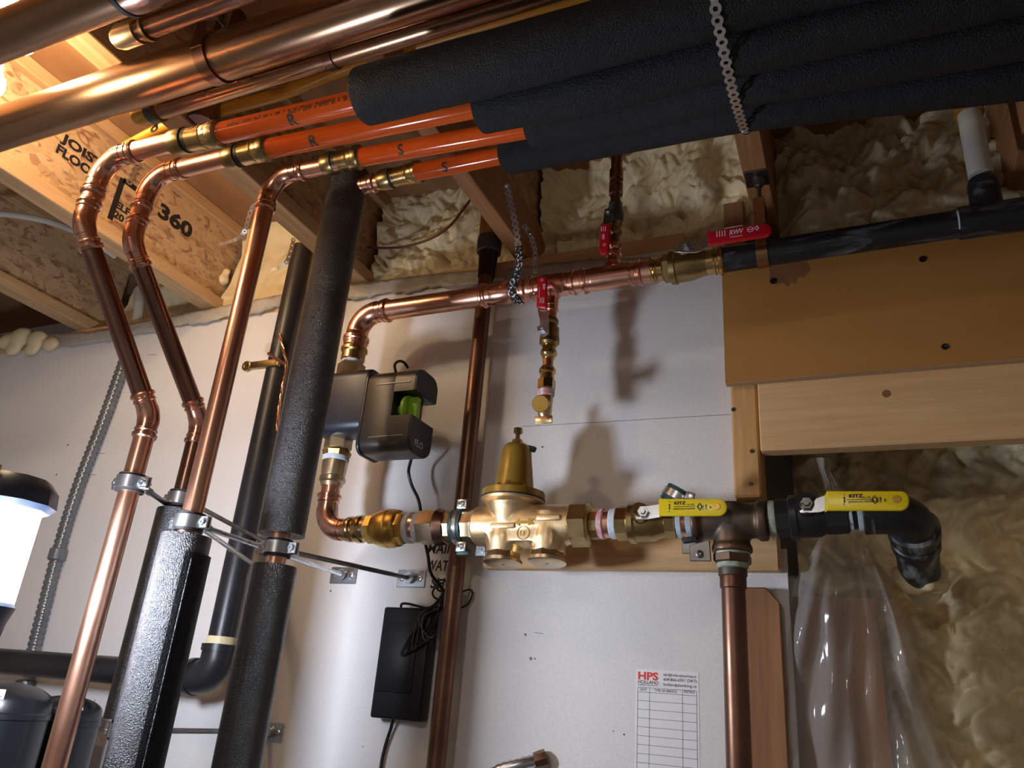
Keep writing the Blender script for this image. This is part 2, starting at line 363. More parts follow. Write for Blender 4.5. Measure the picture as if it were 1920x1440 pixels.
def web_text(s, px, py, h, w=None):
    q = PX(px, py, xw); lettering(s, q, (0, 1, 0), (0, 0, 1), h, M['black_ink'], j1, w, 'stamp', bold=.045)
web_text('360', 295, 403, .043, .125); web_text('ELE', 216, 387, .019, .045); web_text('20', 212, 405, .019, .032)
web_text('JOIST', 113, 262, .024, .125); web_text('FLOOR', 104, 284, .024, .125)
q0, q1 = PX(207, 412, xw), PX(250, 312, xw)
build('stamp', MB().box((xw - .0002, q0.y - .01, q0.z), (xw + .0003, q0.y + .006, q0.z + .13)).box((xw - .0002, q0.y, q0.z + .12), (xw + .0003, q0.y + .06, q0.z + .135)), M['black_ink'], j1)
# ------------------------------------------------------------------ spray foam
def foam(name, label, x0, x1, z0, z1, ybase, seeds_gap, amp, low=.03, res=.006, curl=0.):
    nx, nz = int((x1 - x0) / res) + 1, int((z1 - z0) / res) + 1
    X, Z = np.meshgrid(np.linspace(x0, x1, nx), np.linspace(z0, z1, nz)); H = np.zeros_like(X)
    ph = RNG.uniform(0, 6.28, 8)
    for k in range(8):
        a = RNG.uniform(0, 6.28); fr = (6, 9, 13, 17, 24, 31, 40, 55)[k]
        H += low / (1 + .55 * k) * np.sin((X * math.cos(a) + Z * math.sin(a)) * fr + ph[k])
    WX = X + .012 * np.sin(Z * 37 + ph[0]) + .006 * np.sin(Z * 83 + X * 31); WZ = Z + .012 * np.sin(X * 41 + ph[1]) + .006 * np.sin(X * 77 - Z * 29)
    for gap, am in ((seeds_gap, amp), (seeds_gap * .48, amp * .5), (seeds_gap * .26, amp * .22)):
        gx, gz = int((x1 - x0) / gap) + 3, int((z1 - z0) / gap) + 3
        sx = x0 + (np.arange(gx) - 1)[None, :] * gap + RNG.uniform(0, gap, (gz, gx)); sz = z0 + (np.arange(gz) - 1)[:, None] * gap + RNG.uniform(0, gap, (gz, gx))
        hr = RNG.uniform(.45, 1.25, (gz, gx))
        ci = np.floor((WX - x0) / gap).astype(int) + 1; cj = np.floor((WZ - z0) / gap).astype(int) + 1
        best = np.full_like(X, -1.)
        for dj in (-1, 0, 1):
            for di in (-1, 0, 1):
                i = np.clip(ci + di, 0, gx - 1); j = np.clip(cj + dj, 0, gz - 1)
                d2 = ((WX - sx[j, i]) ** 2 + ((WZ - sz[j, i]) * .85) ** 2) / (gap * .95) ** 2
                best = np.maximum(best, hr[j, i] * np.sqrt(np.clip(1 - d2, 0, None)))
        H += am * np.clip(best, 0, None)
    Y = ybase - H
    if curl:
        e = np.minimum(np.minimum(X - x0, x1 - X), (z1 - Z)) ; Y = Y - curl * np.exp(-np.clip(e, 0, None) / .05)
    vs = np.stack([X, Y, Z], -1).reshape(-1, 3); idx = np.arange(nx * nz).reshape(nz, nx)
    fs = np.stack([idx[:-1, :-1], idx[:-1, 1:], idx[1:, 1:], idx[1:, :-1]], -1).reshape(-1, 4)
    mb = MB(); mb.v = [tuple(p) for p in vs]; mb.f = [tuple(int(i) for i in q) for q in fs]
    o = build(name, mb, M['sprayfoam'], sharp=3.2); o['kind'] = 'stuff'; return tag(o, label, 'spray foam')
foam('spray_foam', 'smooth yellow spray foam between joists above the armoured conduit', -2.24, -1.75, ZJ - .03, ZS, .115, .07, .02, curl=.04)
foam('spray_foam', 'yellow spray foam behind the small hanging perforated straps', -1.70, -1.21, ZJ - .03, ZS, .11, .075, .014, low=.015, curl=.05)
foam('spray_foam', 'pale wrinkled spray foam behind the hanging brown cable', -1.16, -.72, ZJ - .03, ZS, .12, .034, .036, curl=.03, res=.004)
foam('spray_foam', 'knobbly spray foam around the red handled upright drain valve', -.685, -.14, ZJ - .06, ZS, .12, .036, .042, curl=.03, res=.004)
foam('spray_foam', 'lumpy spray foam beside the pale plastic pipe, over the black pipe', -.10, .75, .62, ZS, .15, .045, .062, low=.03, res=.005)
foam('spray_foam', 'rough spray foam filling the lower right bay behind the clear sheet', -.115, .75, -.5, .64, .27, .042, .044, low=.028, res=.005)
mb = MB()
for px, py, rp in ((15, 640, 22), (40, 632, 26), (70, 636, 24), (95, 645, 20), (60, 655, 18), (25, 655, 18)):
    q = P(px, py, -.02); mb.sphere(q, rp * scl(q), 14, 9, (1.1, .5, .75))
o = build('foam_lump', mb, M['sprayfoam'], voxel=.008, smooth=4); tag(o, 'rounded lump of yellow foam squeezed out over the drywall top, far left', 'spray foam')
mb = MB()
for px, py, rp in ((390, 512, 11), (405, 515, 12), (398, 495, 9), (418, 525, 12), (425, 510, 8)):
    q = P(px, py, .02); mb.sphere(q, rp * scl(q), 12, 8)
o = build('foam_lump', mb, M['sprayfoam'], voxel=.006, smooth=3); tag(o, 'small foam blob at the end of the stamped joist', 'spray foam')
# poly strip along the wall top
def polystrip(label, pts, h, seed):
    h = h * 1.5
    r = random.Random(seed); n = 60; rings = []
    for i in range(n + 1):
        t = i / n * (len(pts) - 1); k = min(int(t), len(pts) - 2); f = t - k
        p = Vec(pts[k]).lerp(Vec(pts[k + 1]), f); rings.append([p + Vec((0, -.004 - .005 * abs(math.sin(i * 1.3 + j * 2.1)) * (1 if 0 < j < 4 else .3) - r.uniform(0, .004), -h * (j / 4) * (1 + .10 * math.sin(i * .5) + .06 * math.sin(i * 1.9)))) for j in range(5)])
    mb = MB().quadgrid(rings, False, False, False)
    o = build('vapour_strip', mb, M['polystrip'], sharp=3); md = o.modifiers.new('s', 'SOLIDIFY'); md.thickness = .0012; apply_mods(o); return tag(o, label, 'plastic strip')
polystrip('crumpled grey plastic strip along the wall top, left of the bright riser', [P(0, 628, -.004), P(170, 625, -.004), P(300, 598, -.004), P(440, 572, -.004)], .03, 1)
polystrip('torn beige strip along the wall top between the risers and the copper elbow', [P(470, 566, -.004), P(560, 548, -.004), P(700, 530, -.004), P(800, 517, -.004), P(920, 506, -.004)], .03, 2)
polystrip('folded strip along the wall top above the copper tees', [P(950, 506, -.008), P(1040, 495, -.008), P(1110, 488, -.008), P(1240, 485, -.008)], .03, 3)

# ------------------------------------------------------------------ right hand woodwork
def plank(name, label, a, b, m, cat='board', bev=.003): return tag(build(name, MB().box(a, b), m, bevel=bev, bseg=1), label, cat)
YP = -.06
a, b = P(1355, 505, YP), P(1362, 718, YP)
pl = thing('plywood_panel', 'brown plywood panel with dark screws below the black pipe', 'panel', (.2, YP, b.z))
build('sheet', MB().box((-.209, YP, b.z), (.75, YP + .018, a.z + .02)), M['ply'], pl)
build('edge_band', MB().box((-.209, YP + .0005, b.z - .001), (.75, YP + .018, b.z)), M['ply_edge'], pl)
for px, py in ((1450, 527), (1730, 486), (1772, 650)):
    q = P(px, py, YP - .001); s_ = scl(q)
    build('screw', MB().lathe(q, (0, -1, 0), [(0, 6.5 * s_), (.001, 6.2 * s_), (.0012, 4 * s_), (.0004, 2 * s_)], 14), M['hole'], pl)
poly = [P(x, y, YP - .0004) for x, y in ((1442, 498), (1512, 490), (1520, 505), (1508, 520), (1495, 520), (1492, 532), (1484, 528), (1478, 538), (1468, 530), (1455, 534), (1444, 528))]
build('stain', MB().prism(poly, (0, .0003, 0)), M['ply_stain'], pl)
YL = -.042
a, b = P(1417, 722, YL), P(1428, 845, YL)
plank('lumber_board', 'pale spruce board with one dark knot under the plywood panel', (-.151, YL, b.z), (.75, YL + .038, .640), M['lumber_x'])
kn = bpy.data.objects['lumber_board']; q = P(1662, 738, YL - .0004)
o = build('knot', MB().lathe(q, (0, -1, 0), [(0, .0075), (.0004, .007)], 14), M['ply_stain'], kn)
a, b = P(1370, 722, -.03), P(1382, 932, -.03); c = P(1424, 800, -.03)
st = thing('wall_stud', 'short nailed stud ending just above the bronze tee', 'stud', (a.x + .03, -.02, b.z))
build('stud', MB().box((-.2035, -.030, b.z), (-.1535, .06, .90)), M['lumber_z'], st, bevel=.004, bseg=1)
for px, py in ((1375, 768), (1410, 846), (1408, 907)):
    q = P(px, py, -.0305); build('nail_head', MB().lathe(q, (0, -1, 0), [(0, .0042), (.0012, .004)], 12), M['hole'], st)
plank('wood_block', 'short brown block standing beside the red lever valve under the black pipe', (P(1357, 420, -.04).x, -.04, .86), (P(1396, 420, -.04).x, -.002, P(1375, 378, -.04).z), M['lumber_dark'])
a, b = P(915, 1040, -.04), P(1470, 1062, -.04)
YK = -.04; zt, zb = P(1100, 1000, YK).z, P(1100, 1066, YK).z
pk = tag(build('backing_plank', MB().box((P(905, 1050, YK).x, YK, zb), (P(1463, 1062, YK).x, -.0051, zt + .012)), M['lumber_x'], bevel=.004, bseg=1), 'horizontal wooden plank screwed to the wall behind the brass regulator', 'plank')
mb = MB(); y_ = -.035
poly = [P(x, y, y_) for x, y in ((1396, 1100), (1442, 1100), (1464, 1126), (1492, 1440), (1520, 1760), (1404, 1760), (1398, 1440))]
x0, x1 = P(1396, 1200, y_).x, P(1466, 1200, y_).x; zt_ = P(1420, 1101, y_).z
poly = [Vec((x0, y_, FZ)), Vec((x1, y_, FZ)), Vec((x1, y_, zt_ - .026)), Vec((x1 - .022, y_, zt_)), Vec((x0, y_, zt_))]
tag(build('floor_stud', MB().prism(poly, (0, .029, 0)), M['lumber_dark'], bevel=.002, bseg=1), 'dark brown stud with a clipped corner beside the lower right copper pipe', 'stud')
x0, x1 = P(1492, 1250, .06).x, P(1656, 1250, .06).x; zt_ = P(1560, 1118, .06).z
tag(build('floor_stud', MB().box((x0, .06, FZ), (x1, .10, zt_)), M['lumber_dark'], bevel=.004), 'wide brown post standing behind the clear plastic sheet', 'stud')

# ------------------------------------------------------------------ pipe helpers
def bead_collar(mb, ax, p0, p1, rp, seg=28):
    """press fitting socket from pixel p0 to p1 with its bead at the open end (p1)"""
    q0, q1 = ax.at(p0), ax.at(p1); r = rp * scl(q0); L = (q1 - q0).length; d = q1 - q0
    mb.lathe(q0, d, [(0, r * 1.03), (L * .42, r * 1.03), (L * .5, r * 1.13), (L * .56, r * 1.05), (L * .66, r * 1.05), (L * .74, r * 1.2), (L * .9, r * 1.2), (L, r * 1.06), (L, r * .9)], seg)
def press(name, root, a, d, r, L, m):
    a, d = Vec(a), Vec(d).normalized()
    mb = MB().lathe(a, d, [(0, r * 1.04), (L * .36, r * 1.04), (L * .42, r * 1.14), (L * .50, r * 1.14), (L * .56, r * 1.05), (L * .66, r * 1.05), (L * .72, r * 1.22), (L * .9, r * 1.22), (L, r * 1.1), (L, r * .95)], 28)
    return build(name, mb, m, root)
def arc_pts(a, c, b, rad, n=12):
    """round the corner a-c-b with radius rad; returns points of the bend only"""
    a, c, b = Vec(a), Vec(c), Vec(b); u, v = (a - c).normalized(), (b - c).normalized(); ang = u.angle(v); t = rad / math.tan(ang / 2)
    s, e = c + u * t, c + v * t; cen = c + (u + v).normalized() * (rad / math.sin(ang / 2)); out = []
    A, B = s - cen, e - cen; om = A.angle(B)
    for k in range(n + 1):
        f = k / n; out.append(cen + (A * math.sin((1 - f) * om) + B * math.sin(f * om)) / math.sin(om))
    return out
def elbow(root, a, c, b, r, rad, m, sock=.02, name='elbow', n=12):
    pts = arc_pts(a, c, b, rad, n)
    build(name, MB().tube(pts, r * 1.1, 24), m, root)
    press('press_socket', root, pts[0], Vec(a) - Vec(c), r, sock, m); press('press_socket', root, pts[-1], Vec(b) - Vec(c), r, sock, m)
    return pts
def pipe(root, a, b, r, m, name='pipe', seg=28): return build(name, MB().cyl(a, b, r, seg), m, root)

# ------------------------------------------------------------------ four risers and their overhead runs
RC = .0172
def coupling(A, B, r, label):
    """brass adapter between copper and orange tube, A at copper side"""
    A, B = Vec(A), Vec(B); d = B - A; L = d.length; d = d.normalized()
    t = thing('brass_adapter', label, 'pipe fitting', A, 'brass adapters on the orange tubes')
    build('copper_collar', MB().lathe(A, d, [(0, r * 1.02), (0, r * 1.18), (L * .08, r * 1.3), (L * .24, r * 1.34), (L * .3, r * 1.28), (L * .3, r * .9)], 28), M['brass_dull'], t)
    build('gap_ring', MB().lathe(A + d * L * .27, d, [(0, r * 1.16), (L * .14, r * 1.16)], 28), M['rubber'], t)
    build('body', MB().lathe(A + d * L * .36, d, [(0, r * 1.0), (0, r * 1.16), (L * .30, r * 1.16), (L * .32, r * 1.26), (L * .36, r * 1.26), (L * .37, r * 1.2), (L * .39, r * 1.27), (L * .52, r * 1.29)], 28), M['brass'], t)
    build('press_sleeve', MB().lathe(A + d * L * .86, d, [(0, r * 1.29), (L * .04, r * 1.38), (L * .15, r * 1.34), (L * .19, r * 1.12)], 28), M['brass_dull'], t)
def riser_top(name, label, hp, corner, va, y, m_up):
    pass
# R1 : bright riser, outermost
y = -.77
A, Bc = P(337, 264, y), P(197, 298, y); V = P(177, 400, y)
Bv = Vec((Bc.x, y, V.z))
rs = thing('copper_riser', 'leftmost copper riser, bare all the way down past the work light', 'pipe', (P(86, 1440, -.58).x, -.58, FZ), 'copper risers dropping from the orange tubes')
pts = elbow(rs, A, Bc, Bv, RC, .05, M['copper_fit'], .03)
pipe(rs, pts[0] + Vec((.02, 0, 0)), A + Vec((.03, 0, 0)), RC, M['copper'])
xb = P(270, 820, -.58).x; S0 = Vec((pts[-1].x, y, P(176, 415, y).z)); S1_ = Vec((xb, -.58, P(273, 780, -.58).z))
pipe(rs, pts[-1], S0 + Vec((0, 0, .02)), RC, M['copper'])
e1 = elbow(rs, S0 + Vec((0, 0, .1)), S0, S1_, RC, .06, M['copper_fit'], .03, 'bend')
e2 = elbow(rs, S0, S1_, S1_ - Vec((0, 0, .3)), RC, .05, M['copper_fit'], .028, 'bend')
pipe(rs, e1[-1], e2[0], RC, M['copper_dull'])
pipe(rs, e2[-1], Vec((xb, -.58, FZ)), RC, M['copper'])
coupling(P(325, 268, y), P(412, 250, y), RC, 'leftmost brass adapter joining bright copper to the topmost orange tube')
riser1 = (xb, -.58)
# R2
y = -.68
A, Bc = P(440, 291, y), P(285, 330, y); V = P(247, 470, y); Bv = Vec((Bc.x, y, V.z))
rs2 = thing('copper_riser', 'second copper riser from the left, slanting behind the straight one', 'pipe', (P(354, 880, -.46).x, -.46, FZ), 'copper risers dropping from the orange tubes')
pts = elbow(rs2, A, Bc, Bv, RC, .05, M['copper_fit'], .03)
pipe(rs2, pts[0] + Vec((.02, 0, 0)), A + Vec((.03, .0, 0)), RC, M['copper'])
xb2 = P(354, 880, -.46).x; S0 = Vec((pts[-1].x, y, P(250, 452, y).z)); S1_ = Vec((xb2, -.46, P(368, 792, -.46).z))
pipe(rs2, pts[-1], S0 + Vec((0, 0, .02)), RC, M['copper'])
e1 = elbow(rs2, S0 + Vec((0, 0, .1)), S0, S1_, RC, .06, M['copper_fit'], .03, 'bend')
e2 = elbow(rs2, S0, S1_, S1_ - Vec((0, 0, .3)), RC, .05, M['copper_fit'], .028, 'bend')
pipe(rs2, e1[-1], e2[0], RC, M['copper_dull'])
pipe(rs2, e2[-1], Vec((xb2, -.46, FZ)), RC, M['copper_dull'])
coupling(P(426, 297, y), P(503, 278, y), RC, 'brass adapter on the second orange tube, just below the topmost one')
# R3
y = -.55
x3 = P(362, 957, y).x; A, Bc = P(640, 305, y), P(516, 330, y); Bc = Vec((x3, y, Bc.z)); Bv = Vec((x3, y, .5))
rs3 = thing('copper_riser', 'straight copper riser dropping into the wide insulated sleeve', 'pipe', (x3, y, FZ), 'copper risers dropping from the orange tubes')
pts = elbow(rs3, A, Bc, Bv, RC, .05, M['copper_fit'], .03)
pipe(rs3, pts[0] + Vec((.02, 0, 0)), A, RC, M['copper'])
pipe(rs3, pts[-1], Vec((x3, y, FZ)), RC, M['copper'])
coupling(P(609, 309, y), P(676, 294, y), RC, 'brass adapter of the third orange tube, above the tall insulated riser')
# R4
y = -.41
x4 = P(560, 830, y).x; A = P(745, 333, y); Bc = Vec((x4, y, P(660, 352, y).z))
rs4 = thing('copper_riser', 'copper riser hidden inside the tall black foam sleeve', 'pipe', (x4, y, FZ), 'copper risers dropping from the orange tubes')
pts = elbow(rs4, A, Bc, Vec((x4, y, 0)), RC, .045, M['copper_fit'], .028)
pipe(rs4, pts[0] + Vec((.02, 0, 0)), A, RC, M['copper'])
pipe(rs4, pts[-1], Vec((x4, y, FZ)), RC, M['copper'])
coupling(P(713, 339, y), P(788, 321, y), RC, 'brass adapter on the lowest orange tube, right of the tall sleeve')

# orange tubes with marker letters, black sleeves
def tocam(p): return Vec((0, -D, 0)) - Vec(p)
SL = {}
def orange(label, a, b, r, letter, lp, tilt=0., lh=.019):
    a, b = Vec(a), Vec(b); d = (b - a).normalized()
    t = thing('orange_tube', label, 'pipe', a, 'orange tubes overhead')
    build('tube', MB().cyl(a, b + d * .05, r, 30), M['pex'], t)
    q = a + d * (Ax(a, b).at(lp) - a).dot(d)
    wrap_lettering(letter, q, d, r, tocam(q), lh, M['black_ink'], t, 'marker_letter', tilt=tilt)
    return t, d
RX = .0168
t1, d1 = orange('topmost orange tube marked R, with small printing along it', P(405, 252, -.77), P(690, 186, -.77), RX * 1.06, 'R', 551, -.25)
t2, d2 = orange('second orange tube marked R, under the topmost one', P(497, 280, -.68), P(905, 197, -.68), RX * 1.06, 'R', 591, -.1)
t3, d3 = orange('third orange tube, marked S, ending in the middle sleeve', P(670, 296, -.55), P(1005, 238, -.55), RX * 1.06, 'S', 755, .1)
t4, d4 = orange('lowest orange tube marked S, under the others', P(782, 323, -.42), P(955, 289, -.42), RX * 1.06, 'S', 836, 0)
a = P(405, 252, -.77)
rr = random.Random(4)
for row, tl in ((0, .62), (1, .42)):
    mb = MB(); q0, q1 = Ax(a, P(690, 186, -.77)).at(440 if row == 0 else 555), Ax(a, P(690, 186, -.77)).at(664)
    s = 'PEX OXYGEN BARRIER TUBING 0 METRES' if row == 0 else 'POTABLE 0 PSI'
    # the print is worn past reading: broken strokes only
    n = tocam(q0); n = (n - d1 * n.dot(d1)).normalized(); w = -d1.cross(n); L = (q1 - q0).length; k = 0.
    while k < L:
        wd_ = rr.uniform(.0015, .0045); an = tl; rad = RX * 1.06 + .0003
        for kk in range(3):
            aa = an + rr.uniform(-.06, .06) ; c = q0 + d1 * (k + wd_ * kk / 3) + (n * math.cos(aa) + w * math.sin(aa)) * rad
            mb.obox(c, d1 * .0004, (w * math.cos(aa) - n * math.sin(aa)) * rr.uniform(.001, .0024), (n * math.cos(aa) + w * math.sin(aa)) * .0002)
        k += wd_ + rr.choice((.0012, .0012, .0012, .006))
    build('worn_print', mb, M['faded_ink'], t1)
def sleeve(name, label, pts, r, ri, m, seg=36, jitter=.0):
    # resample the path and give a soft, slightly uneven tube with a hollow start
    pts = [Vec(p) for p in pts]; out = []
    for i in range(len(pts) - 1):
        n = max(2, int((pts[i + 1] - pts[i]).length / .03))
        out += [pts[i].lerp(pts[i + 1], k / n) for k in range(n)]
    out.append(pts[-1])
    for _ in range(3): out = [out[0]] + [(out[i - 1] + out[i] * 2 + out[i + 1]) / 4 for i in range(1, len(out) - 1)] + [out[-1]]
    d0 = (out[1] - out[0]).normalized(); P0 = [out[0] + d0 * .012, out[0] + d0 * .0004, out[0], out[0] + d0 * .003] + out[1:]
    R0 = [ri, ri, r * .985, r] + [r * (1 + jitter * math.sin(i * 1.7)) for i in range(len(out) - 1)]
    # build rings by hand (start is folded back)
    u0 = basis(d0)[0]; rings = []
    T = [d0] * 4 + [(out[min(i + 1, len(out) - 1)] - out[i - 1]).normalized() for i in range(1, len(out))]
    for p, t, rad in zip(P0, T, R0):
        u0 = (u0 - t * u0.dot(t)).normalized(); v = t.cross(u0)
        rings.append([p + (u0 * math.cos(2 * math.pi * k / seg) + v * math.sin(2 * math.pi * k / seg)) * rad for k in range(seg)])
    mb = MB().quadgrid(rings, True, False, True)
    o = build(name, mb, m, sharp=.9); return tag(o, label, 'pipe insulation')
SR = .0405
sleeve('foam_sleeve', 'topmost black foam sleeve, thickest overhead', [P(683, 181, -.77), P(960, 110, -.77), P(1352, 3, -.755), P(1500, -45, -.75), Vec((.55, -.75, .80))], SR * 1.08, RX, M['foam_smooth'], jitter=.006)
sleeve('foam_sleeve', 'second black foam sleeve from the top, behind the topmost one', [P(903, 201, -.68), P(1150, 150, -.68), P(1364, 90, -.685), P(1560, 45, -.68), Vec((.55, -.68, .83))], SR, RX, M['foam_smooth'], jitter=.006)
sleeve('foam_sleeve', 'third black foam sleeve, starting where the long S tube ends', [P(1002, 236, -.555), P(1180, 205, -.575), P(1378, 150, -.615), P(1560, 120, -.61), Vec((.55, -.61, .81))], SR * .96, RX, M['foam_smooth'], jitter=.006)
sleeve('foam_sleeve', 'lowest black foam sleeve overhead, nearest to the wall', [P(955, 289, -.43), P(1180, 243, -.48), P(1386, 200, -.53), P(1560, 178, -.525), Vec((.55, -.52, .80))], SR * .95, RX, M['foam_smooth'], jitter=.006)
# vertical sleeves
zc2 = P(320, 958, -.46).z; ze2 = P(205, 1345, -.46).z
sleeve('foam_sleeve', 'left vertical black foam sleeve above the low steel clamp', [Vec((xb2, -.46, zc2)), Vec((xb2, -.46, ze2))], .0375, RC, M['foam_sleeve'])
z3 = P(350, 1005, -.55).z
s3 = sleeve('foam_sleeve', 'middle vertical black foam sleeve with a split seam and lifted flap', [Vec((x3, -.55, z3)), Vec((x3, -.55, FZ))], .040, RC, M['foam_sleeve'])
build('split_flap', MB().arc((x3, -.55, FZ), (0, 0, 1), (.9, -.42, 0), .036, .0445, 0, z3 - FZ - .03, -.25, 1.5, 12), M['foam_smooth'], s3)
build('seam_lip', MB().tube([Vec((x3 + .0435, -.55 - .0215, z)) for z in np.linspace(FZ, z3 - .04, 40)], .0010, 6), M['foam_sleeve'], s3)
sleeve('foam_sleeve', 'tall black foam sleeve running from the ceiling to the middle clamp', [Vec((x4, y, P(640, 328, y).z)), Vec((x4, y, P(520, 1003, y).z))], .0415, RC, M['foam_sleeve'])
sleeve('foam_sleeve', 'lower black foam sleeve under the clamp with a bare copper gap above it', [Vec((x4, y, P(515, 1061, y).z)), Vec((x4, y, FZ))], .0385, RC, M['foam_sleeve'])

# ------------------------------------------------------------------ split ring clamps, rods, wall plates
def clamp(label, c, r, plate=None, plate_label=None, rod_label=None, h=.021, ring=None):
    c = Vec(c); t = thing('pipe_clamp', label, 'pipe clamp', c, 'steel pipe clamps on the risers')
    ro = r + .006
    build('rubber_liner', MB().ring(c, (0, 0, 1), r * .98, ro, h * 1.45), M['rubber'], t)
    for a0 in (math.pi * .02, math.pi * 1.02): build('half_band', MB().arc(c - Vec((0, 0, h / 2)), (0, 0, 1), (1, 0, 0), ro, ro + .0028, 0, h, a0, a0 + math.pi * .96, 18), M['steel'], t)
    for sx in (-1, 1):
        ex = c + Vec((sx * (ro + .009), 0, 0))
        er = build('ear', MB().obox(ex + Vec((0, -.003, 0)), Vec((.0095, 0, 0)), Vec((0, 0, h * .5)), Vec((0, .0016, 0))).obox(ex + Vec((0, .0035, 0)), Vec((.0095, 0, 0)), Vec((0, 0, h * .5)), Vec((0, .0016, 0))), M['steel'], t, bevel=.0012, bseg=1)
        s = build('clamp_screw', MB().lathe(ex + Vec((0, .012, 0)), (0, -1, 0), [(0, .0025), (.012, .0025), (.0165, .0025), (.0165, .0062), (.0205, .0055), (.0205, .002), (.019, .002)], 14), M['steel'], er)
    nb = c + Vec((0, ro + .0028, 0))
    if plate is not None:
        p = Vec(plate); d = (p - nb).normalized()
        build('boss_nut', MB().lathe(nb - d * .002, d, [(0, .008), (.012, .008)], 6).lathe(nb + d * .01, d, [(0, .0065), (.014, .0065)], 6), M['steel'], t)
        o = build('hanger_rod', MB().cyl(nb + d * .012, p - d * .008, .0048, 12), M['steel'] if 'bright' in (rod_label or '') else M['steel_dark'])
        tag(o, rod_label, 'threaded rod', 'rods holding the riser clamps off the wall')
        w = thing('wall_plate', plate_label, 'mounting plate', (p.x, -.002, p.z), 'zinc plates fixed to the drywall')
        pp_ = build('plate', MB().box((p.x - .036, -.003, p.z - .019), (p.x + .036, 0, p.z + .019)), M['steel'], w, bevel=.001, bseg=1)
        build('rod_nut', MB().lathe((p.x, -.003, p.z), (0, -1, 0), [(0, .0125), (.002, .0125), (.002, .0095), (.012, .0095), (.012, .0125), (.014, .012)], 20), M['steel'], w)
        for sx in (-1, 1):
            build('plate_screw', MB().lathe((p.x + sx * .023, -.003, p.z), (0, -1, 0), [(0, .0066), (.0016, .0062), (.003, .004), (.003, .0018), (.002, .0018)], 14), M['steel'], pp_)
    return t
zc = P(242, 907, -.58).z
clamp('steel clamp on the leftmost bare copper riser', (xb, -.58, zc), RC, P(520, 1090, 0), 'zinc wall plate hidden behind the risers, for the leftmost clamp', 'bright short rod running back from the leftmost clamp')
zc = P(338, 937, -.46).z
clamp('steel clamp at the top of the left vertical sleeve', (xb2, -.46, zc), RC, P(503, 1020, 0), 'zinc wall plate hidden behind the straight riser', 'rod behind the straight riser holding the second clamp')
zc = P(364, 980, -.55).z
clamp('steel clamp on the straight copper riser above the seamed sleeve', (x3, -.55, zc), RC, P(645, 1079, 0), 'left zinc wall plate under the copper elbow', 'bright long rod from the straight riser to the left wall plate')
zc = P(525, 1028, y).z
clamp('steel clamp in the gap between the two right foam sleeves', (x4, y, zc), RC, P(772, 1085, 0), 'right zinc wall plate beside the handwriting', 'dark rod from the gap clamp to the right wall plate')
zc = P(205, 1366, -.46).z
clamp('low steel clamp under the left vertical sleeve', (xb2, -.46, zc), RC, P(507, 1372, 0), 'low zinc wall plate peeking out behind the tall foam sleeve', 'low horizontal rod running behind the foam sleeves')

# ------------------------------------------------------------------ big copper pipes overhead
def hpipe(name, label, yy, z, r, px0, px1, m, cat='pipe', group=None, x1=None):
    axx = Ax(Vec((0, yy, z)), Vec((1, yy, z))); a = axx.at(px0) if px0 is not None else Vec((-3.4, yy, z)); b = axx.at(px1) if px1 is not None else Vec((.6, yy, z))
    t = thing(name, label, cat, (a + b) / 2, group); build('pipe', MB().cyl(a, b, r, 36), m, t); return t, axx
G = 'large weathered copper pipes under the ceiling'
tb, axb = hpipe('copper_main', 'widest weathered copper pipe overhead, held by a band hanger', -.80, .985, .0405, None, None, M['copper_big'], group=G)
tb2, axb2 = hpipe('copper_main', 'weathered copper pipe across the upper left corner, nearest the viewer', -1.08, .77, .0295, None, 235, M['copper_big'], group=G)
q = axb2.at(236)
build('coupling', MB().lathe(q - Vec((.006, 0, 0)), (1, 0, 0), [(0, .0295), (0, .033), (.045, .033), (.05, .0305), (.4, .0305)], 32), M['copper_dull'], tb2)
build('solder_ring', MB().ring(q, (1, 0, 0), .028, .0345, .006), M['rubber'], tb2)
ts, axs = hpipe('copper_main', 'slimmer copper pipe behind the widest one, with a capped left end', -.725, 1.0, .0195, 262, None, M['copper_big'], group=G)
q = axs.at(262)
build('end_cap', MB().lathe(q + Vec((.055, 0, 0)), (-1, 0, 0), [(0, .0197), (0, .0225), (.045, .0225), (.062, .0175), (.068, .008)], 28), M['brass_gold'], ts)
build('cap_clip', MB().ring(axs.at(292), (1, 0, 0), .0195, .0235, .022), M['greyplastic'], ts)
build('band', MB().ring(axs.at(622), (1, 0, 0), .0195, .0225, .018), M['copper_dull'], ts)
# small pipe with elbow at upper left, behind
ax5 = Ax(Vec((0, -.9, .97)), Vec((1, -.9, .97)))
t5 = thing('copper_main', 'capped copper pipe stub between the two widest pipes, upper left', 'pipe', ax5.at(300), G)
q = ax5.at(225)
build('pipe', MB().cyl(q, Vec((.6, -.9, .97)), .0175, 28), M['copper_dull'], t5)
build('end_cap', MB().lathe(q + Vec((.045, 0, 0)), (-1, 0, 0), [(0, .0175), (0, .0205), (.04, .0205), (.052, .016), (.058, .006)], 28), M['brass_pale'], t5)
build('solder_ring', MB().ring(ax5.at(278), (1, 0, 0), .0175, .0215, .006), M['brass_dull'], t5)
q = axs.at(325)
tag(build('vertical_pipe', MB().cyl(Vec((q.x - .02, -.64, 1.03)), Vec((q.x - .02, -.64, ZS)), .03, 24), M['copper_dull']), 'short brown upright pipe rising between the ceiling joists, upper left', 'pipe')
